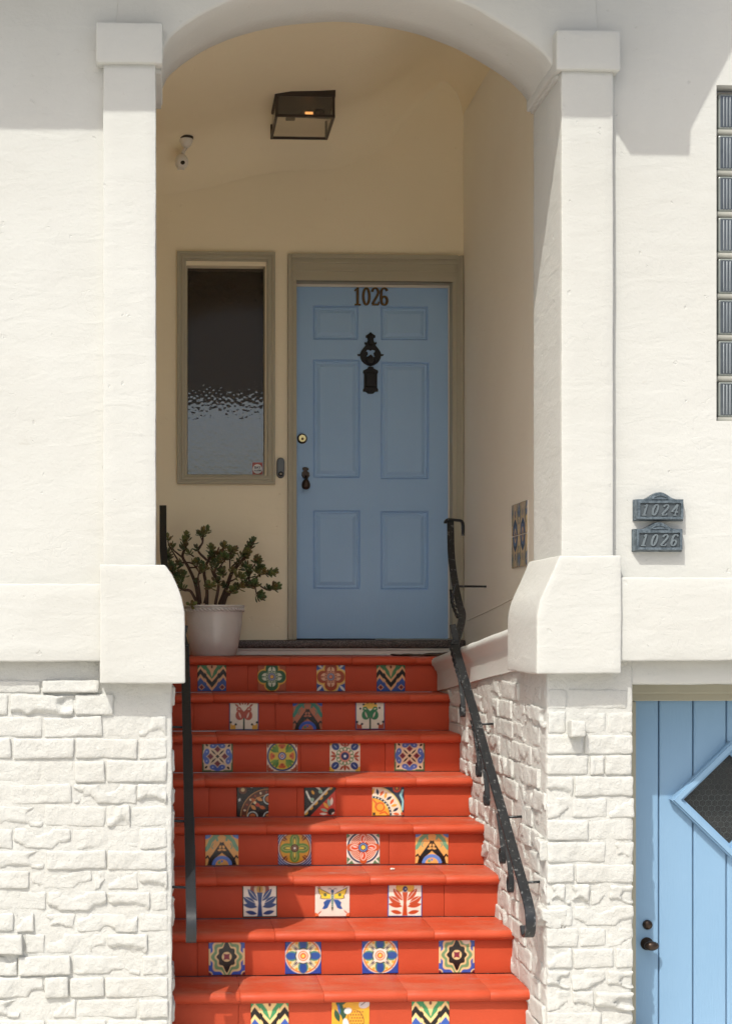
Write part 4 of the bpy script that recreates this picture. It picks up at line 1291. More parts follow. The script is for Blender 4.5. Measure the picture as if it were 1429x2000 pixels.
def greencircle():
    p = Paint('22346e')
    for r in (1.08, 1.20, 1.32): p.ring(0, 0, r, 0.035, 'b9c2d8')
    p.circ(0, 0, 0.99, 'd8ccb8'); p.circ(0, 0, 0.94, '7c2a18'); p.circ(0, 0, 0.88, 'd09a28')
    p.rot4(lambda s: (s.leaf(0.60, 0.58, 0.20, 0.06, 45, '6a2a18'), s.leaf(0.48, 0.66, 0.14, 0.04, 70, '6a2a18')))
    p.rot4(lambda s: s.ell(0, 0.48, 0.30, 0.38, 0, '5c8a34')); p.circ(0, 0, 0.42, '5c8a34')
    p.rot4(lambda s: (s.ell(0, 0.45, 0.15, 0.30, 0, 'c9c268'), s.ell(0, 0.45, 0.12, 0.27, 0, '47702a'), s.ell(0, 0.40, 0.06, 0.17, 0, 'dcc24a')))
    p.circ(0, 0, 0.24, '4a2416'); p.ring(0, 0, 0.15, 0.03, '9a7a4a'); p.circ(0, 0, 0.07, 'e6e0d0')
    return p
T['green_circle'] = greencircle()
def orangecircle():
    p = Paint('ded8cc')
    p.rot4(lambda s: (s.poly([(1, 1), (0.55, 1), (0.68, 0.8), (0.8, 0.68), (1, 0.55)], '5a7d58'), s.leaf(0.82, 0.82, 0.2, 0.05, 45, 'ded8cc')))
    p.circ(0, 0, 0.97, '1d2350'); p.circ(0, 0, 0.86, 'e4decf'); p.circ(0, 0, 0.80, 'c0501c')
    for r in (0.72, 0.62, 0.52, 0.42):
        p.ring(0, 0, r, 0.03, 'efdccb')
    p.line([(-0.8, 0), (0.8, 0)], 0.42, 'c0501c'); p.line([(0, -0.8), (0, 0.8)], 0.42, 'c0501c')
    p.rot4(lambda s: (s.ell(0, 0.50, 0.18, 0.28, 0, 'efe4d6'), s.ell(0, 0.50, 0.145, 0.245, 0, 'd0481c'), s.leaf(0.04, 0.5, 0.15, 0.03, 80, 'efe4d6')))
    p.circ(0, 0, 0.30, '1d2350'); p.circ(0, 0, 0.24, '7d97c8'); p.circ(0, 0, 0.19, '1d2350'); p.circ(0, 0, 0.125, 'ecc53c')
    return p
T['orange_circle'] = orangecircle()
def lily(col, edge, top1, top2):
    p = Paint('e2dacb'); p.border(0.055, edge)
    if top1 == 'red':
        p.circ(0, 0.66, 0.46, 'e2dacb')
        p.mirror(lambda s: (s.ell(0.32, 0.66, 0.22, 0.32, 15, '86301f'), s.ell(0.17, 0.62, 0.16, 0.28, 8, 'c9b08c')))
        p.ell(0, 0.84, 0.2, 0.1, 0, '86301f'); p.ell(0, 0.60, 0.18, 0.22, 0, 'b98c34'); p.leaf(0, 0.6, 0.2, 0.04, 90, '5a3416')
    else:
        p.mirror(lambda s: (s.ell(0.30, 0.70, 0.24, 0.28, 0, 'e0b53a'), s.ring(0.30, 0.70, 0.2, 0.03, 'b98c24')))
        p.ell(0, 0.80, 0.26, 0.16, 0, 'e0b53a'); p.ell(0, 0.60, 0.14, 0.17, 0, '1d2f6e'); p.circ(0.03, 0.60, 0.03, 'e2dacb')
    p.poly([(-0.16, 0.42), (0.16, 0.42), (0.09, -0.2), (0.15, -0.95), (-0.15, -0.95), (-0.09, -0.2)], col)
    def half(s):
        s.leaf(0.42, 0.28, 0.44, 0.17, 52, col); s.leaf(0.60, -0.06, 0.42, 0.19, 32, col)
        s.leaf(0.56, -0.34, 0.42, 0.14, 10, col); s.leaf(0.50, -0.74, 0.34, 0.12, 12, col)
        s.line([(0.2, 0.05), (0.4, 0.3), (0.6, 0.55)], 0.02, 'e2dacb'); s.line([(0.25, -0.2), (0.6, -0.02), (0.85, 0.15)], 0.02, 'e2dacb')
    return p.mirror(half)
T['lily_blue'] = lily('1d4075', '2c3a24', 'red', '')
T['lily_orange'] = lily('b4441a', '3656a0', 'yellow', '')
def butterfly():
    p = Paint('e0d8cb')
    p.rot4(lambda s: (s.circ(0.98, 0.98, 0.2, 'd9683a'), s.leaf(0.74, 0.78, 0.16, 0.035, 45, 'b9502c')))
    def half(s):
        s.poly([(0.08, 0.28), (0.30, 0.42), (0.86, 0.70), (0.80, 0.35), (0.68, 0.22), (0.72, 0.05), (0.50, 0.0), (0.12, 0.02)], '2b2a1c')
        s.poly([(0.10, 0.27), (0.32, 0.38), (0.81, 0.63), (0.75, 0.34), (0.63, 0.20), (0.66, 0.08), (0.48, 0.04), (0.12, 0.05)], 'eccd3c')
        s.circ(0.42, 0.26, 0.10, '5d6a3c')
        s.poly([(0.06, 0.0), (0.34, -0.02), (0.52, -0.18), (0.48, -0.35), (0.60, -0.55), (0.45, -0.58), (0.28, -0.50), (0.10, -0.12)], '1f4f96')
        s.line([(0.02, 0.5), (0.12, 0.62), (0.24, 0.60)], 0.03, '26323c')
    p.mirror(half)
    p.ell(0, -0.05, 0.07, 0.5, 0, '20454a'); p.ell(0, -0.5, 0.05, 0.16, 0, '24402c')
    for i in range(6): p.circ(0, 0.2 - i * 0.12, 0.04, '9ac0b0')
    p.ell(0, 0.46, 0.09, 0.10, 0, '2d5a86')
    return p
T['butterfly'] = butterfly()
def ogee(cut):
    p = Paint('3555a8')
    th = np.arctan2(TV, TU); R = np.hypot(TU, TV * 0.92)
    sh = 1 + 0.10 * np.cos(8 * th) * 0.9
    tip = 0.22 * np.exp(-((abs(TU)) / 0.16) ** 2)
    d = R / sh - tip
    for r, cc in ((0.92, 'dcc08c'), (0.80, '6f9468'), (0.62, 'dcc08c'), (0.52, '0c0a0c')): p.sd((d - r), cc)
    p.circ(0, 0, 0.27, 'dcc08c'); p.poly([(-0.18, -0.18), (-0.02, -0.13), (0.18, -0.18), (0.14, 0), (0.18, 0.18), (0, 0.14), (-0.18, 0.18), (-0.14, 0)], '7a2038')
    p.rot4(lambda s: (s.circ(0.98, 0.98, 0.2, 'dcc08c'), s.circ(0.98, 0.98, 0.14, '6a2038')))
    p.sd(np.maximum(abs(abs(TU) - 0.96) - 0.06, abs(TV) - 0.45), 'dcc08c')
    if cut: p.circ(0.52, 0.80, 0.22, 'd8d2c4')
    return p
T['ogee'] = ogee(False); T['ogee_patched'] = ogee(True)
def star():
    p = Paint('1d469c')
    p.circ(0, 0, 1.0, 'd8cfc0'); p.circ(0, 0, 0.95, 'cf6a2c'); p.circ(0, 0, 0.87, 'd9d3a0')
    p.rot4(lambda s: (s.circ(0.36, 0.72, 0.08, 'd9a63a'), s.circ(-0.36, 0.72, 0.08, 'd9a63a')))
    p.rot4(lambda s: (s.ell(0, 0.62, 0.28, 0.34, 0, '4a8470'), s.ell(0, 0.66, 0.20, 0.30, 0, '1c4a96')))
    p.poly([(0.70, 0.70), (0.24, 0.40), (0, 0.46), (-0.24, 0.40), (-0.70, 0.70), (-0.40, 0.24), (-0.46, 0), (-0.40, -0.24), (-0.70, -0.70), (-0.24, -0.40), (0, -0.46), (0.24, -0.40), (0.70, -0.70), (0.40, -0.24), (0.46, 0), (0.40, 0.24)], '2c4038')
    p.poly([(0.64, 0.64), (0.22, 0.34), (0, 0.40), (-0.22, 0.34), (-0.64, 0.64), (-0.34, 0.22), (-0.40, 0), (-0.34, -0.22), (-0.64, -0.64), (-0.22, -0.34), (0, -0.40), (0.22, -0.34), (0.64, -0.64), (0.34, -0.22), (0.40, 0), (0.34, 0.22)], 'e2dacb')
    p.rot4(lambda s: s.leaf(0.40, 0.40, 0.13, 0.04, 45, '2a1c20'))
    p.circ(0, 0, 0.28, 'd9692c'); p.ring(0, 0, 0.20, 0.05, 'e9d8c0'); p.circ(0, 0, 0.09, 'e9c860')
    return p
T['star'] = star()
def fruit():
    p = Paint('dba028')
    for a, b, an in ((-0.62, 0.7, 120), (-0.5, 0.4, 95), (-0.72, 0.1, 110), (-0.4, 0.85, 40), (-0.35, 0.2, 80)): p.leaf(a, b, 0.36, 0.14, an, '1f4a34')
    p.leaf(-0.62, 0.45, 0.3, 0.07, 100, '2f5fa0')
    p.ell(0.28, -0.1, 0.42, 0.55, 25, '7c4c16'); p.ell(0.28, -0.1, 0.38, 0.51, 25, 'd9982a')
    for i in range(5):
        for j in range(6): p.circ(0.0 + i * 0.14 + (0.07 if j % 2 else 0), -0.5 + j * 0.16, 0.04, '7c4c16')
    p.ell(-0.15, 0.35, 0.2, 0.16, 20, 'dcd8d4'); p.ell(0.75, 0.75, 0.34, 0.24, 30, 'cfc6c4'); p.ell(-0.25, -0.35, 0.16, 0.3, 10, 'dcd8d4')
    p.line([(0.55, 0.65), (0.8, 0.85)], 0.04, '5a4a4a')
    return p
T['fruit'] = fruit()
def walltile(flip):
    global TV
    v0 = TV
    if flip: TV = -TV
    p = Paint('cfb482')
    def half(s):
        s.line([(0.98, 0.9), (0.85, 0.55), (0.97, 0.2)], 0.22, '5a6f8a'); s.line([(0.98, 0.9), (0.72, 0.45), (0.92, 0.1)], 0.06, '1c1a18')
        s.line([(0.55, 1.0), (0.6, 0.4), (0.85, -0.3)], 0.16, '5d7040'); s.line([(0.15, 1), (0.42, 0.2), (0.75, -0.6)], 0.06, '2a211a')
        s.line([(0, 0.55), (0.12, 0.3), (0.0, 0.12)], 0.09, '1c1614')
        s.poly([(0, 0.05), (0.5, -0.35), (0.68, -1), (0, -1)], '14141a'); s.ell(0, -1, 0.42, 0.66, 0, '5c6a86'); s.ell(0, -1, 0.28, 0.44, 0, 'c2a482'); s.circ(0, -0.9, 0.1, '7a4a30')
    p.mirror(half)
    TV = v0
    return p
T['wall_top'] = walltile(False); T['wall_bottom'] = walltile(True)

TS = 0.152
TILE_ME = {}
def tile_mesh(key, size=TS):
    if key in TILE_ME: return TILE_ME[key]
    im = T[key].im
    n = TN
    V = []
    for j in range(n):
        for i in range(n):
            u, v = i / (n - 1) - 0.5, j / (n - 1) - 0.5
            e = min(0.5 - abs(u), 0.5 - abs(v))
            V.append((u * size, 0.0015 if e < 1e-6 else 0.0, v * size))
    F = [(j * n + i, j * n + i + 1, (j + 1) * n + i + 1, (j + 1) * n + i) for j in range(n - 1) for i in range(n - 1)]
    b = len(V)
    h = size / 2
    V += [(-h, 0.008, -h), (h, 0.008, -h), (h, 0.008, h), (-h, 0.008, h)]
    cr = [0, n - 1, n * n - 1, n * (n - 1)]
    edges = [[i for i in range(n)], [(j + 1) * n - 1 for j in range(n)], [n * n - 1 - i for i in range(n)], [n * (n - 1 - j) for j in range(n)]]
    for k, ed in enumerate(edges): F.append(tuple(ed[::-1]) + (b + k, b + (k + 1) % 4))
    me = bpy.data.meshes.new("decorative_tile")
    me.from_pydata(V, [], F); me.update()
    me.materials.append(M['tile'])
    ca = me.color_attributes.new("tile_paint", 'FLOAT_COLOR', 'POINT')
    cols = np.ones((len(V), 4), np.float32) * 0.45
    cols[:n * n, :3] = im.reshape(-1, 3); cols[:, 3] = 1
    ca.data.foreach_set("color", cols.ravel())
    TILE_ME[key] = me
    return me

# ------------------------------------------------------------------ the red steps
stairs = thing("staircase", "red painted steps with colourful painted tiles in the risers", "steps", (0.76, 6.0, 0))
NST, TREAD, RISE = 8, 0.28, 0.188
NOSE_T, OVER = 0.046, 0.026
rows_px = {1: [(414, 'zig'), (531, 'flower_green'), (646, 'flower_brown'), (763, 'zig')],
           2: [(476.5, 'tulip_red'), (600.5, 'arch_dark'), (722.5, 'tulip_green')],
           3: [(425, 'geometric'), (551, 'yellow_circle'), (673.5, 'rosette'), (799.5, 'geometric')],
           4: [(493.5, 'dark_quarter'), (625, 'diagonal'), (757.5, 'orange_quarter')],
           5: [(433.5, 'arch_tan'), (575.5, 'green_circle'), (709, 'orange_circle'), (843, 'arch_tan')],
           6: [(507.5, 'lily_blue'), (649, 'butterfly'), (790.5, 'lily_orange')],
           7: [(443, 'ogee'), (592, 'star'), (742, 'star'), (891.5, 'ogee_patched')],
           8: [(527, 'zig2'), (684.5, 'fruit'), (840.5, 'zig2')]}
TL = {'zig': 'tile with black and cream zigzag on green and blue', 'flower_green': 'tile with green four-petal flower', 'flower_brown': 'tile with brown four-petal flower',
      'tulip_red': 'white tile with red tulip', 'arch_dark': 'tile with black arch on brown and teal', 'tulip_green': 'white tile with green tulip', 'geometric': 'cream tile with blue scrolls and maroon diamonds',
      'yellow_circle': 'tile with yellow and green disc', 'rosette': 'white tile with blue buds and red rosette', 'dark_quarter': 'dark tile with brown quarter circle', 'diagonal': 'tile split diagonally black and red',
      'orange_quarter': 'tile with orange quarter circle', 'arch_tan': 'tan tile with black arch and blue dome', 'green_circle': 'tile with green flower in a dark blue ring', 'orange_circle': 'tile with orange flower in a navy ring',
      'lily_blue': 'white tile with blue leafed flower', 'butterfly': 'white tile with yellow and blue butterfly', 'lily_orange': 'white tile with orange leafed flower', 'ogee': 'blue tile with green and black ogee',
      'star': 'blue tile with white star in an orange ring', 'ogee_patched': 'blue ogee tile with a chipped pale patch', 'zig2': 'tile with black zigzag on cream and green', 'fruit': 'yellow tile with pineapple'}
def nose_section(depth):
    """(y, z) profile of a bullnose tread, y=0 at the front of the nose, z=0 the top"""
    r = NOSE_T / 2
    pts = [(depth, 0.0), (r * 1.35, 0.0)]
    for i in range(1, 12):
        a = math.radians(90 + 180 * i / 12)
        pts.append((r * 1.25 + r * 1.25 * math.cos(a), -r + r * math.sin(a)))
    pts += [(r * 1.35, -NOSE_T), (OVER + 0.012, -NOSE_T + 0.004), (depth, -NOSE_T + 0.004)]
    return pts
tw = 0.335
for k in range(1, NST + 1):
    yn = 8.0 - (k - 1) * TREAD
    zt = ZLAND - (k - 1) * RISE
    depth = (YBACK - 0.06 - yn) if k == 1 else TREAD + OVER
    yr = yn + OVER + 0.012
    x0, x1 = (XWL if k == 1 else XSL - 0.03), (XSR + 0.02)
    x1r = (XWR - 0.01) if k == 1 else x1
    core = part("step", box(x0 + 0.002, x1 - 0.002, yr + 0.012, (YBACK - 0.064 if k == 1 else yr + TREAD + 0.01), zt - RISE + (0.0 if k < 8 else 0.0), zt - NOSE_T - 0.002), M['stair_core'], stairs)
    # bullnose tread tiles
    sec = nose_section(depth)
    xs = [x0]
    x = x0 + tw * RND.uniform(0.35, 0.95)
    while x < x1 - 0.12: xs.append(x); x += tw
    xs.append(x1)
    for a, b in zip(xs, xs[1:]):
        dz, dy, tl = RND.uniform(-0.0012, 0.0012), RND.uniform(-0.002, 0.002), RND.uniform(-0.003, 0.003)
        cuts = [a + 0.0003, a + 0.003] + [a + (b - a) * q for q in (0.25, 0.5, 0.75)] + [b - 0.003, b - 0.0003]
        V, F = [], []
        n = len(sec)
        for ci, xx in enumerate(cuts):
            edge = ci in (0, len(cuts) - 1)
            for (sy_, sz_) in sec:
                p = Vector((xx, yn + sy_ + dy, zt + sz_ + dz + tl * (xx - (a + b) / 2)))
                if edge: p += Vector((0, 0.0014 if sy_ < 0.05 else 0, -0.0013 if sz_ > -0.02 else 0.001))
                p += nvec(p, 9, 5) * 0.0016
                V.append(p)
        for ci in range(len(cuts) - 1):
            for i in range(n):
                j = (i + 1) % n
                F.append((ci * n + i, ci * n + j, (ci + 1) * n + j, (ci + 1) * n + i))
        F.append(tuple(range(n))); F.append(tuple((len(cuts) - 1) * n + i for i in range(n)))
        part("tread_tile", (V, F), M['red'], core, angle=35)
    # riser slabs
    xs = [x0]; x = x0 + 0.42 * RND.uniform(0.3, 1.0)
    while x < x1 - 0.12: xs.append(x); x += 0.42
    xs.append(x1)
    for a, b in zip(xs, xs[1:]):
        oy = RND.uniform(-0.0012, 0.0012)
        part("riser_tile", rough_box(a + 0.0006, b - 0.0006, yr + oy, yr + 0.014, zt - RISE + 0.001, zt - NOSE_T + 0.006, 0.05, 0.0016, ((9, 0.0016),), k * 3.3), M['red'], core, angle=40)
    for x, key in rows_px[k]:
        o = bpy.data.objects.new("decorative_tile", tile_mesh(key)); COL.objects.link(o)
        X = at(x, 1500, yr - 0.003).x
        o.location = (X, yr - 0.0042, zt - RISE + 0.004 + TS / 2 + RND.uniform(-0.001, 0.002))
        o.rotation_euler = (0, RND.uniform(-0.012, 0.012), 0)
        o.parent = core
        o["label"] = TL[key]
# tiles set in the porch wall
panel = part("tile_panel", box(XWR - 0.003, XWR + 0.004, 0, 0.001, 0, 0.001), M['grout'], house)
a_ = atX(999, 985, XWR); b_ = atX(1034, 1107, XWR)
yc, zc = (a_.y + b_.y) / 2, (at(999, 985, a_.y).z + at(999, 1113, a_.y).z) / 2
zc = (atX(1001, 985, XWR).z + atX(1001, 1113, XWR).z) / 2
pn = make_mesh("tile_panel", *box(XWR - 0.0045, XWR + 0.006, yc - 0.156, yc + 0.156, zc - 0.156, zc + 0.156), M['grout'])
panel.data = pn; panel["label"] = "two by two painted tiles in the porch side wall"
for r in (0, 1):
    for cc in (0, 1):
        o = bpy.data.objects.new("decorative_tile", tile_mesh('wall_bottom' if r == 0 else 'wall_top')); COL.objects.link(o)
        o.location = (XWR - 0.0085, yc + (cc - 0.5) * 0.1525, zc + (r - 0.5) * 0.1575)
        o.rotation_euler = (0, 0, -math.pi / 2)
        o.parent = panel
# pebble on a tread
part_p = at(766, 1701, 6.98)

# ------------------------------------------------------------------ handrails
def railing(name, label, X0, upper, mat, wall_x, wall_side, zoff=0.0, hook=True):
    z_at = lambda y: 0.65 + (y - 5.85) * 0.676 + zoff
    foot = Vector((X0, 5.74, z_at(5.74)))
    root = thing(name, label, "railing", (X0, 5.8, 0.0), "black wrought iron handrails beside the steps")
    low = [Vector((X0, y, z_at(y))) for y in (7.21, 6.9, 6.5, 6.1, 5.85, 5.78)]
    # the lower end curls under itself
    e = low[-1]
    low += [e + Vector((0, -0.045, -0.045)), e + Vector((0, -0.055, -0.10)), e + Vector((0, -0.030, -0.135)), e + Vector((0, 0.012, -0.14)), e + Vector((0, 0.035, -0.11))]
    part("rail_bar", bar(low, 0.040, 0.010, (1, 0, 0), step=0.015), mat, root, angle=35)
    part("rail_bar", bar(upper, 0.038, 0.010, (1, 0, 0), step=0.02), mat, root, angle=35)
    tip = upper[-1]
    # end hook of the upper bar
    s = wall_side
    if hook: part("end_hook", bar([tip + Vector((-0.03 * s, -0.004, -0.018)), tip + Vector((-0.02 * s, -0.004, 0.002)), tip + Vector((0.03 * s, -0.002, 0.0)), tip + Vector((0.062 * s, 0, -0.006)), tip + Vector((0.07 * s, 0, -0.03)), tip + Vector((0.07 * s, 0, -0.085))], 0.03, 0.014, (0, 1, 0), step=0.01), mat, root, angle=35)
    # twisted strands and scrolls hanging under the bar
    d = Vector((0, 1, 0.676)).normalized(); up = Vector((0, -0.676, 1)).normalized()
    for y0, ln in ((6.98, 0.42), (6.62, 0.0), (6.46, 0.44), (6.16, 0.0), (6.02, 0.0)):
        p = Vector((X0 - 0.012 * s, y0, z_at(y0)))
        if ln:
            a = p - up * 0.022
            part("twisted_strand", bar([a + d * 0.34, a + d * 0.17 - up * 0.012, a - up * 0.004], 0.020, 0.006, (1, 0, 0), 70.0, 0.006), mat, root, angle=35)
        b = p - up * 0.012
        cx = [(0.06, -0.004), (0.02, -0.018), (-0.045, -0.045), (-0.10, -0.082), (-0.115, -0.115), (-0.092, -0.128), (-0.066, -0.108), (-0.066, -0.082), (-0.085, -0.078)]
        part("scroll", bar([b + d * u + up * w for u, w in cx], 0.022, 0.006, (1, 0, 0), step=0.006), mat, root, angle=35)
    # wall brackets
    for yb in (5.86, 6.18, 6.70):
        q = Vector((X0, yb, z_at(yb) - 0.004))
        part("wall_bracket", tube([q, Vector((wall_x + 0.03 * s, yb, q.z + 0.004))], 0.0055, 8), mat, root, True)
    u = upper[3]
    part("wall_bracket", tube([u, Vector((u.x + s * 0.24, u.y + 0.12, u.z + 0.002))], 0.006, 8), mat, root, True)
    j = [upper[0] + Vector((0, 0.06, 0.10)), upper[0] + Vector((0.02 * s, 0.05, 0.0)), upper[0] + Vector((0.02 * s, 0.03, -0.05))]
    part("joint_strap", bar(j, 0.03, 0.008, (1, 0, 0)), mat, root, angle=35)
    a = upper[2]
    part("scroll", bar([a + Vector((-0.01 * s, 0.02, 0.10)), a + Vector((-0.03 * s, 0.0, 0.05)), a + Vector((-0.034 * s, -0.01, 0.0)), a + Vector((-0.02 * s, -0.03, -0.02))], 0.022, 0.006, (0, 1, 0), step=0.006), mat, root, angle=35)
    part("twisted_strand", bar([upper[3] + Vector((-0.02 * s, -0.02, -0.02)), upper[1] + Vector((-0.02 * s, -0.02, 0.0))], 0.022, 0.006, (1, 0, 0), 60, 0.006, False) if False else bar([upper[3] + Vector((-0.022 * s, 0, -0.02)), (upper[3] + upper[1]) / 2 + Vector((-0.03 * s, 0, -0.01)), upper[1] + Vector((-0.02 * s, 0, 0.0))], 0.022, 0.006, (1, 0, 0), 60, 0.006), mat, root, angle=35)
    return root
upR = [at(888, 1260, 7.21), at(902, 1207, 7.60), at(896, 1178, 7.80), at(889, 1145, 7.93), at(881, 1085, 8.12), at(879, 1016, 8.30)]
railing("handrail", "black iron handrail speckled with pale spots, right side of the steps", 1.41, upR, M['iron_spotted'], XSR, 1)
upL = [at(362, 1262, 7.21), at(346, 1207, 7.60), at(338, 1178, 7.80), at(330, 1145, 7.93), at(320, 1085, 8.12), at(318.5, 988, 8.35)]
railing("handrail", "black iron handrail left side of the steps, partly hidden behind the pilaster", 0.118, upL, M['iron'], XSL, -1, -0.01, False)

# ------------------------------------------------------------------ potted jade plant
YPOT = 8.36
pc = at(418, 1230, YPOT); px_m = (at(478, 1200, YPOT).x - at(418, 1200, YPOT).x)
rr = px_m
zr = at(418, 1182, YPOT).z
pot_h = zr - ZLAND - 0.002
plant = thing("potted_plant", "bushy jade plant in a pale glazed pot left of the front door", "plant", (pc.x, YPOT, ZLAND))
prof = [(0.0, 0.0), (rr * 0.70, 0.0), (rr * 0.735, 0.01), (rr * 0.80, pot_h * 0.2), (rr * 0.87, pot_h * 0.45), (rr * 0.915, pot_h * 0.68), (rr * 0.935, pot_h * 0.86), (rr * 0.94, pot_h * 0.865), (rr * 0.955, pot_h * 0.955), (rr * 1.0, pot_h * 0.965), (rr * 1.005, pot_h * 0.985), (rr * 0.985, pot_h), (rr * 0.93, pot_h), (rr * 0.90, pot_h * 0.97), (rr * 0.88, pot_h * 0.90)]
pot = part("pot", lathe(prof, (pc.x, YPOT, ZLAND + 0.002), 'Z', 64, False), M['pot'], plant, angle=50)
def rope():
    bits = []
    n = 44
    for i in range(n):
        a0 = 2 * math.pi * i / n; a1 = a0 + 2 * math.pi * 1.15 / n
        P = []
        for t in (0, 0.5, 1):
            a = a0 + (a1 - a0) * t
            r = rr * 0.958 + 0.002
            P.append(Vector((pc.x + r * math.cos(a), YPOT + r * math.sin(a), ZLAND + 0.002 + pot_h * (0.945 - 0.075 * t))))
        bits.append(tube(P, [0.003, 0.0058, 0.003], 6))
    return join(*bits)
part("rope_band", rope(), M['pot'], pot, True)
part("soil", lathe([(rr * 0.885, 0.0), (rr * 0.5, 0.006), (0.0, 0.008)], (pc.x, YPOT, ZLAND + pot_h * 0.92), 'Z', 32, False), M['soil'], plant, True)
def zp(x, y, dep): return at(320 + x * 240 / 1429, 1020 + y * 270 / 1608, YPOT + dep)
BR = [([(690, 960, 0), (730, 850, -.02), (830, 770, -.04), (930, 715, -.05)], 15), ([(930, 715, -.05), (985, 630, -.04), (965, 555, -.05), (940, 520, -.05)], 8), ([(990, 690, -.05), (1010, 560, -.06), (1060, 490, -.07), (1078, 440, -.07)], 6),
      ([(930, 715, -.05), (1050, 665, -.04), (1120, 610, -.02), (1250, 595, -.01)], 8), ([(940, 725, -.05), (1050, 745, -.08), (1080, 830, -.10), (1125, 865, -.10)], 7), ([(1060, 690, -.04), (1150, 760, -.02), (1220, 790, 0), (1300, 755, .01)], 6), ([(1120, 640, -.03), (1110, 540, -.03), (1125, 530, -.04)], 5),
      ([(650, 960, .02), (730, 760, .03), (790, 590, .05), (870, 490, .05), (945, 405, .05), (1000, 310, .05), (1035, 230, .05)], 15), ([(770, 540, .04), (768, 430, .03), (770, 330, .02)], 5), ([(790, 520, .05), (850, 460, .08), (905, 395, .09)], 6), ([(945, 405, .05), (960, 370, .04), (975, 355, .02)], 5),
      ([(600, 960, -.03), (640, 700, -.05), (590, 590, -.06), (630, 480, -.07), (690, 330, -.06), (692, 270, -.06)], 11), ([(620, 560, -.06), (720, 430, -.08), (800, 330, -.08)], 5), ([(740, 700, 0), (830, 660, -.06), (860, 620, -.08)], 6),
      ([(500, 960, .03), (500, 760, .04), (470, 560, .05), (540, 400, .04), (545, 290, .03)], 13), ([(500, 440, .04), (400, 330, .02), (450, 240, .0), (460, 140, 0), (500, 95, 0)], 9), ([(450, 220, 0), (430, 170, -.02), (415, 140, -.03)], 5), ([(540, 400, .04), (600, 370, .03), (640, 360, .03)], 6),
      ([(410, 960, .05), (370, 720, .06), (290, 530, .07), (220, 400, .08), (255, 280, .06), (262, 150, .05)], 13), ([(230, 420, .08), (120, 330, .09), (95, 290, .09)], 7), ([(290, 530, .07), (380, 520, .0), (400, 470, -.02)], 6), ([(350, 400, .04), (290, 360, .03)], 5),
      ([(390, 940, -.04), (310, 800, -.06), (220, 780, -.07), (150, 660, -.07), (90, 560, -.06), (75, 490, -.05)], 11), ([(220, 780, -.07), (120, 720, -.05), (50, 640, -.03)], 8), ([(200, 700, -.06), (240, 630, -.09), (200, 590, -.10)], 6),
      ([(430, 940, -.08), (420, 820, -.11), (400, 640, -.12), (440, 520, -.12)], 8), ([(470, 940, -.1), (520, 760, -.13), (560, 740, -.13)], 7), ([(360, 930, -.10), (320, 930, -.13), (320, 960, -.15)], 6), ([(150, 660, -.02), (60, 420, 0), (45, 360, .02)], 7), ([(170, 450, .05), (60, 260, .06), (50, 190, .06)], 6),
      ([(640, 720, .06), (560, 560, .09), (570, 430, .1)], 9), ([(690, 640, -.04), (690, 600, -.06), (680, 580, -.06)], 6), ([(760, 850, -.06), (790, 800, -.08)], 6), ([(430, 600, -.02), (330, 480, -.02), (190, 470, 0)], 7)]
tips = []
for pts, r in BR:
    P = [zp(*p) for p in pts]
    rm = r * 0.00082
    part("branch", tube(P, [rm, rm * 0.85, rm * 0.6], 8, 0.012), M['bark'], plant, True)
    tips.append((P[-1], (P[-1] - P[-2]).normalized()))
    for q in range(1, len(P) - 1):
        if P[q].z > zr + 0.07 and RND.random() < 0.55: tips.append((P[q] + Vector((RND.uniform(-.012, .012), -0.012, 0.008)), Vector((RND.uniform(-.6, .6), -0.6, 0.6)).normalized()))
    if len(P) > 3 and r < 14:
        tips.append(((P[-2] + P[-1]) / 2 + Vector((0.006, -0.006, 0.008)), (P[-1] - P[-2]).normalized()))
def rosette_mesh(seed):
    rnd = random.Random(seed)
    V, F = [], []
    nl = rnd.randint(8, 11)
    for i in range(nl):
        tier = i / nl
        az = i * 2.4 + rnd.uniform(-0.4, 0.4)
        el = 0.25 + tier * 0.95 + rnd.uniform(-0.2, 0.2)
        L = (0.036 - 0.013 * tier) * rnd.uniform(0.85, 1.15); W = L * rnd.uniform(0.23, 0.30); Tk = 0.0032
        dirv = Vector((math.cos(az) * math.cos(el), math.sin(az) * math.cos(el), math.sin(el)))
        side = dirv.cross(Vector((0, 0, 1))).normalized(); nn = side.cross(dirv)
        o = Vector((0, 0, -0.014 + 0.022 * tier))
        b = len(V)
        prof = [(0.02, 0.22), (0.3, 0.62), (0.62, 1.0), (0.85, 0.85), (0.97, 0.42)]
        V.append(o)
        for u, w in prof:
            for q in range(6):
                a = q * math.pi / 3
                V.append(o + dirv * L * u + side * W * w * math.cos(a) + nn * (Tk * math.sin(a) * w + 0.006 * u * u))
        V.append(o + dirv * L + nn * 0.006)
        for q in range(6): F.append((b, b + 1 + q, b + 1 + (q + 1) % 6))
        for k in range(4):
            for q in range(6): F.append((b + 1 + k * 6 + q, b + 1 + k * 6 + (q + 1) % 6, b + 7 + k * 6 + (q + 1) % 6, b + 7 + k * 6 + q))
        e = b + 1 + 30
        for q in range(6): F.append((b + 25 + q, b + 25 + (q + 1) % 6, e))
    return make_mesh("leaf_rosette", V, F, M['leaf'], True)
ROS = [rosette_mesh(s) for s in range(8)]
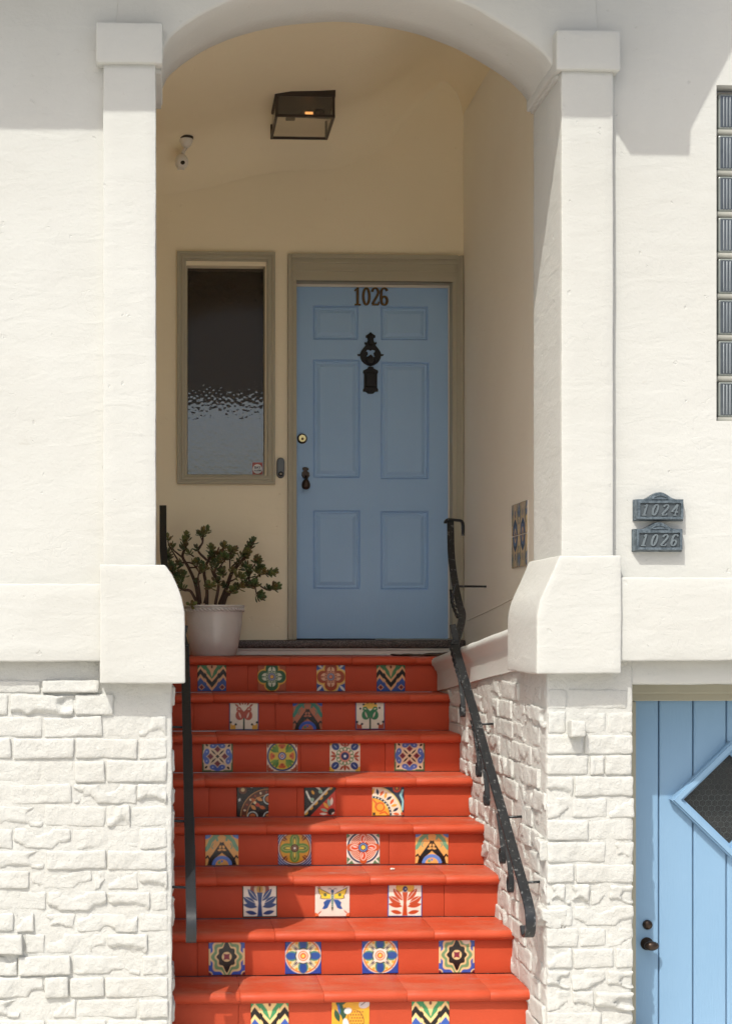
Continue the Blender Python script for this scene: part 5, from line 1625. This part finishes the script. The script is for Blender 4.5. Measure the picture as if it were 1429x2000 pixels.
for p, d in tips:
    for q in range(2 if RND.random() < 0.4 else 1):
        o = bpy.data.objects.new("leaf_rosette", RND.choice(ROS)); COL.objects.link(o)
        dd = (d + Vector((RND.uniform(-.4, .4), RND.uniform(-.5, .3), RND.uniform(0.1, .7)))).normalized()
        o.rotation_mode = 'QUATERNION'
        o.rotation_quaternion = dd.to_track_quat('Z', 'Y') @ Matrix.Rotation(RND.uniform(0, 6.28), 3, 'Z').to_quaternion()
        o.location = p + (Vector((RND.uniform(-.022, .022), RND.uniform(-.03, .02), RND.uniform(-.025, .015))) if q else Vector((0, 0, 0)))
        s_ = RND.uniform(0.9, 1.3)
        o.scale = (s_, s_, s_)
        setparent(o, plant)

# ------------------------------------------------------------------ porch lantern
lz1 = 4.533
def at_z(x, y, z):
    d = (z - EYE) * FPX / (PY0 - y)
    a = (x - PX0) / FPX
    # depth d = X*SN + Y*CS ; a = (X*CS - Y*SN)/d
    X = a * d * CS + d * SN
    return Vector((X, (d - X * SN) / CS, z))
lf = at_z(538, 179, lz1); rf = at_z(655, 178, lz1); lb = at_z(531, 234, lz1)
lx0, lx1, ly0, ly1 = lf.x, rf.x, lf.y, lf.y + 0.375
lz0 = lz1 - 0.132
lantern = thing("ceiling_lantern", "bronze framed glass box lantern on the porch ceiling", "lamp", ((lx0 + lx1) / 2, (ly0 + ly1) / 2, lz1))
t_ = 0.014
def lam_frame():
    b = []
    for x in (lx0, lx1 - t_):
        for y in (ly0, ly1 - t_): b.append(bbox(x, x + t_, y, y + t_, lz0, lz1 - 0.022, 0.002, 1))
    for z, h in ((lz0 - 0.001, t_),):
        b += [bbox(lx0 + 0.0005, lx1 - 0.0005, ly0 - 0.001, ly0 + t_ - 0.001, z, z + h, 0.002, 1), bbox(lx0 + 0.0005, lx1 - 0.0005, ly1 - t_ + 0.001, ly1 + 0.001, z, z + h, 0.002, 1),
              bbox(lx0 - 0.001, lx0 + t_ - 0.001, ly0 + 0.0005, ly1 - 0.0005, z - 0.001, z + h - 0.001, 0.002, 1), bbox(lx1 - t_ + 0.001, lx1 + 0.001, ly0 + 0.0005, ly1 - 0.0005, z - 0.001, z + h - 0.001, 0.002, 1)]
    return join(*b)
part("lantern_frame", lam_frame(), M['brown'], lantern)
part("top_plate", bbox(lx0 - 0.003, lx1 + 0.003, ly0 - 0.003, ly1 + 0.003, lz1 - 0.024, lz1 + 0.03, 0.003), M['brown'], lantern)
part("glass_pane", box(lx0 + 0.002, lx1 - 0.002, ly0 + 0.005, ly0 + 0.008, lz0 + 0.012, lz1 - 0.024), M['lamp_glass'], lantern)
part("glass_pane", box(lx0 + 0.005, lx0 + 0.008, ly0 + 0.01, ly1 - 0.01, lz0 + 0.012, lz1 - 0.024), M['lamp_glass'], lantern)
part("glass_pane", box(lx1 - 0.008, lx1 - 0.005, ly0 + 0.01, ly1 - 0.01, lz0 + 0.012, lz1 - 0.024), M['lamp_glass'], lantern)
part("glass_pane", box(lx0 + 0.01, lx1 - 0.01, ly0 + 0.01, ly1 - 0.01, lz0 + 0.004, lz0 + 0.007), M['lamp_glass'], lantern)
bx, by, bz = (lx0 + lx1) / 2 + 0.03, ly0 + 0.13, lz0 + 0.062
for s_ in (-1, 1):
    part("lamp_socket", lathe([(0.0, -0.10 * s_), (0.017, -0.10 * s_), (0.017, -0.055 * s_), (0.014, -0.05 * s_)], (bx - 0.015, by + 0.05 * s_ + 0.05, bz + 0.01), 'X', 16, False), M['brown'], lantern, True)
part("bulb", lathe([(0.010, -0.045), (0.013, -0.035), (0.024, -0.01), (0.027, 0.012), (0.022, 0.034), (0.010, 0.046), (0.0, 0.048)], (bx, by, bz), 'X', 20, False), M['lamp_glass'], lantern, True)
fil = []
for q in range(4):
    fil.append(tube([Vector((bx - 0.018, by + (q - 1.5) * 0.008, bz + (0.006 if q % 2 else -0.006))), Vector((bx + 0.024, by + (q - 1.5) * 0.008, bz + (0.006 if q % 2 else -0.006)))], 0.0022, 6))
part("filament", join(*fil), M['filament'], lantern)

# ------------------------------------------------------------------ small white sensor lamp on the porch wall
s1 = at(364, 272, 8.44)
sens = thing("sensor_lamp", "small white plastic sensor lamp on the porch wall, upper left", "sensor lamp", tuple(s1))
part("mount_plate", lathe([(0.0, 0.012), (0.040, 0.012), (0.040, 0.0), (0.0, 0.0)], s1, 'Z', 28, False), M['brown'], sens, True)
part("mount_stem", join(tube([s1 + Vector((0, 0, 0.03)), s1 + Vector((0, 0, 0.01))], 0.012, 10)), M['plastic'], sens, True)
part("canopy", lathe([(0.0375, -0.0015), (0.037, -0.012), (0.028, -0.032), (0.014, -0.046), (0.010, -0.048), (0.0, -0.048)], s1, 'Z', 28, False), M['plastic'], sens, True)
a0 = s1 + Vector((0.0, 0, -0.045)); a1 = at(358, 300, 8.43)
part("arm", tube([a0, (a0 + a1) / 2 + Vector((-0.004, 0, 0)), a1], 0.010, 10), M['plastic'], sens, True)
def ballv(c_, r, sx=1, sy2=1, sz=1):
    return ([Vector((c_.x + r * sx * math.cos(t) * math.sin(f), c_.y + r * sy2 * math.sin(t) * math.sin(f), c_.z + r * sz * math.cos(f))) for f in np.linspace(0, math.pi, 14) for t in np.linspace(0, 2 * math.pi, 24, endpoint=False)],
            [(a * 24 + b, a * 24 + (b + 1) % 24, (a + 1) * 24 + (b + 1) % 24, (a + 1) * 24 + b) for a in range(13) for b in range(24)])
hc = at(355, 316, 8.41)
part("sensor_head", ballv(hc, 0.040, 0.95, 1, 1.08), M['plastic'], sens, True)
part("sensor_lens", ballv(hc + Vector((0.005, -0.033, -0.014)), 0.013, 1, 0.7, 0.9), M['brown'], sens, True)
part("wall_dome", lathe([(0.046, 0.0), (0.046, -0.02), (0.040, -0.045), (0.022, -0.058), (0.0, -0.06)], Vector((at(348, 299, 8.60).x, 8.60, at(348, 299, 8.60).z)), 'Y', 28, False), M['plastic'], sens, True)
for x in (348.5, 358.5):
    part("contact_pin", lathe([(0.004, 0.0), (0.004, -0.008), (0.0, -0.009)], at(x, 329, 8.39), 'Z', 10, False), M['steel'], sens, True)

# ------------------------------------------------------------------ doorbell
b0 = at(548, 914, YBACK)
def pill(cx, cz, w, h, n=12):
    r = w / 2; q = h / 2 - r
    return [(cx + r * math.cos(t), cz + q + r * math.sin(t)) for t in np.linspace(0, math.pi, n)] + [(cx + r * math.cos(t), cz - q + r * math.sin(t)) for t in np.linspace(math.pi, 2 * math.pi, n)]
wb = lambda u, w, d: Vector((u, YBACK - d, w))
bell = thing("doorbell", "slim grey video doorbell between the window and the front door", "doorbell", tuple(b0))
part("doorbell_rim", plate(pill(b0.x, b0.z, 0.046, 0.118), [], wb, 0.0005, 0.014, 0.06), M['brown'], bell)
part("doorbell_face", plate(pill(b0.x, b0.z, 0.038, 0.110), [], wb, 0.0142, 0.018, 0.05), M['pewter_light'], bell)
part("doorbell_button", lathe([(0.0145, -0.018), (0.0145, -0.0205), (0.010, -0.0208), (0.0, -0.0208)], (b0.x, YBACK, b0.z - 0.036), 'Y', 20, False), M['black'], bell)
part("camera_lens", lathe([(0.006, -0.0208), (0.005, -0.023), (0.0, -0.024)], (b0.x, YBACK, b0.z - 0.036), 'Y', 14, False), M['steel'], bell, True)

# ------------------------------------------------------------------ cast address plaques
def plaque(px0, px1, pyb, pys, pyt, txt, label):
    cxp = at((px0 + px1) / 2, pyb, YW - 0.03)
    w = at(px1, pyb, YW - 0.03).x - at(px0, pyb, YW - 0.03).x
    hb = at(px0, pys, YW - 0.03).z - cxp.z
    ht = at(px0, pyt, YW - 0.03).z - cxp.z
    root = thing("address_plaque", label, "house number", (cxp.x, YW, cxp.z), "cast address plaques")
    out = [(-w / 2, 0), (w / 2, 0), (w / 2, hb)]
    for i in range(21):
        u = 0.46 - 0.92 * i / 20
        s_ = 0.5 + 0.5 * math.cos(min(1, abs(u) / 0.36) * math.pi)
        out.append((u * w, hb + (ht - hb) * s_))
    out.append((-w / 2, hb))
    fn = lambda u, z, d: Vector((cxp.x + u, YW - d, cxp.z + z))
    part("plaque_body", plate(out, [], fn, 0.0, 0.030, 0.07), M['pewter'], root)
    iw, z0_, z1_ = w * 0.42, hb * 0.14, hb * 0.86
    rect = lambda k, e: [(-iw - e, z0_ - e), (iw + e, z0_ - e), (iw + e, z1_ + e), (-iw - e, z1_ + e)]
    part("panel_rim", join(plate(rect(1, 0.006), [rect(1, -0.003)], fn, 0.0301, 0.037)), M['pewter'], root)
    part("number_panel", plate(rect(1, -0.0035), [], fn, 0.0301, 0.0312), M['pewter_dark'], root)
    part("eyebrow_rim", bar([fn(u * w * 0.155, hb + 0.002 + (ht - hb) * 0.45 * (1 - u * u), 0.0318) for u in np.linspace(-1, 1, 9)] , 0.004, 0.004, (0, 1, 0), step=0.004), M['pewter'], root)
    part("eyebrow_rim", bar([fn(-w * 0.165, hb + 0.001, 0.0318), fn(w * 0.165, hb + 0.001, 0.0318)], 0.004, 0.004, (0, 1, 0), smooth_path=False), M['pewter'], root)
    gh = (z1_ - z0_) * 0.74
    for i, ch in enumerate(txt):
        part("numeral", join(*glyphs(ch, gh, 0, lambda u, z, d, i=i: fn(-iw * 0.86 + i * iw * 0.47 + u * 1.1, (z0_ + z1_) / 2 + z, 0.0315 + d), 0.0085, 0.005, 0.28)), M['pewter_light'], root)
plaque(1239, 1337, 1017, 975, 960, "1024", "blue-grey cast plaque reading 1024, the upper of two on the wall")
plaque(1237, 1335, 1077, 1033, 1019, "1026", "blue-grey cast plaque reading 1026, the lower of two on the wall")

# ------------------------------------------------------------------ small things on the steps
m0 = at(775, 1279, 8.2); m1 = at(880, 1279, 8.2)
def matgeo():
    V, F = [], []
    n, mrows = 14, 6
    for j in range(mrows):
        for i in range(n):
            u, v = i / (n - 1), j / (mrows - 1)
            lift = 0.004 + 0.020 * max(0, u - 0.35) * (0.6 + 0.4 * math.sin(u * 9)) + 0.004 * math.sin(u * 17 + v * 3)
            V.append(Vector((m0.x + (m1.x + 0.03 - m0.x) * u, 8.08 + 0.36 * v, ZLAND + 0.004 + lift)))
    for j in range(mrows - 1):
        for i in range(n - 1): F.append((j * n + i, j * n + i + 1, (j + 1) * n + i + 1, (j + 1) * n + i))
    N = len(V)
    V += [v - Vector((0, 0, 0.006)) for v in V]
    F += [tuple(q + N for q in f) for f in F]
    ring = [i for i in range(n)] + [j * n + n - 1 for j in range(1, mrows)] + [(mrows - 1) * n + i for i in range(n - 2, -1, -1)] + [j * n for j in range(mrows - 2, 0, -1)]
    F += [(a, b, b + N, a + N) for a, b in zip(ring, ring[1:] + ring[:1])]
    return V, F
mt = part("doormat", matgeo(), M['mat'], None, True)
tag(mt, "thin curled brown doormat on the landing before the door", "doormat")
pb = at(766, 1703, 6.98)
zt5 = ZLAND - 4 * RISE if False else ZLAND - 5 * RISE
yb5 = 8.0 - 5 * TREAD + 0.16
pbx = at(766, 1703, yb5).x
V, F = rough_box(pbx - 0.010, pbx + 0.010, yb5 - 0.007, yb5 + 0.007, zt5 + 0.001, zt5 + 0.010, 0.004, 0.004, ((90, 0.004),), 6)
pe = part("pebble", (V, F), M['concrete'], None, True)
tag(pe, "tiny pale pebble lying on a sunlit red tread", "pebble")
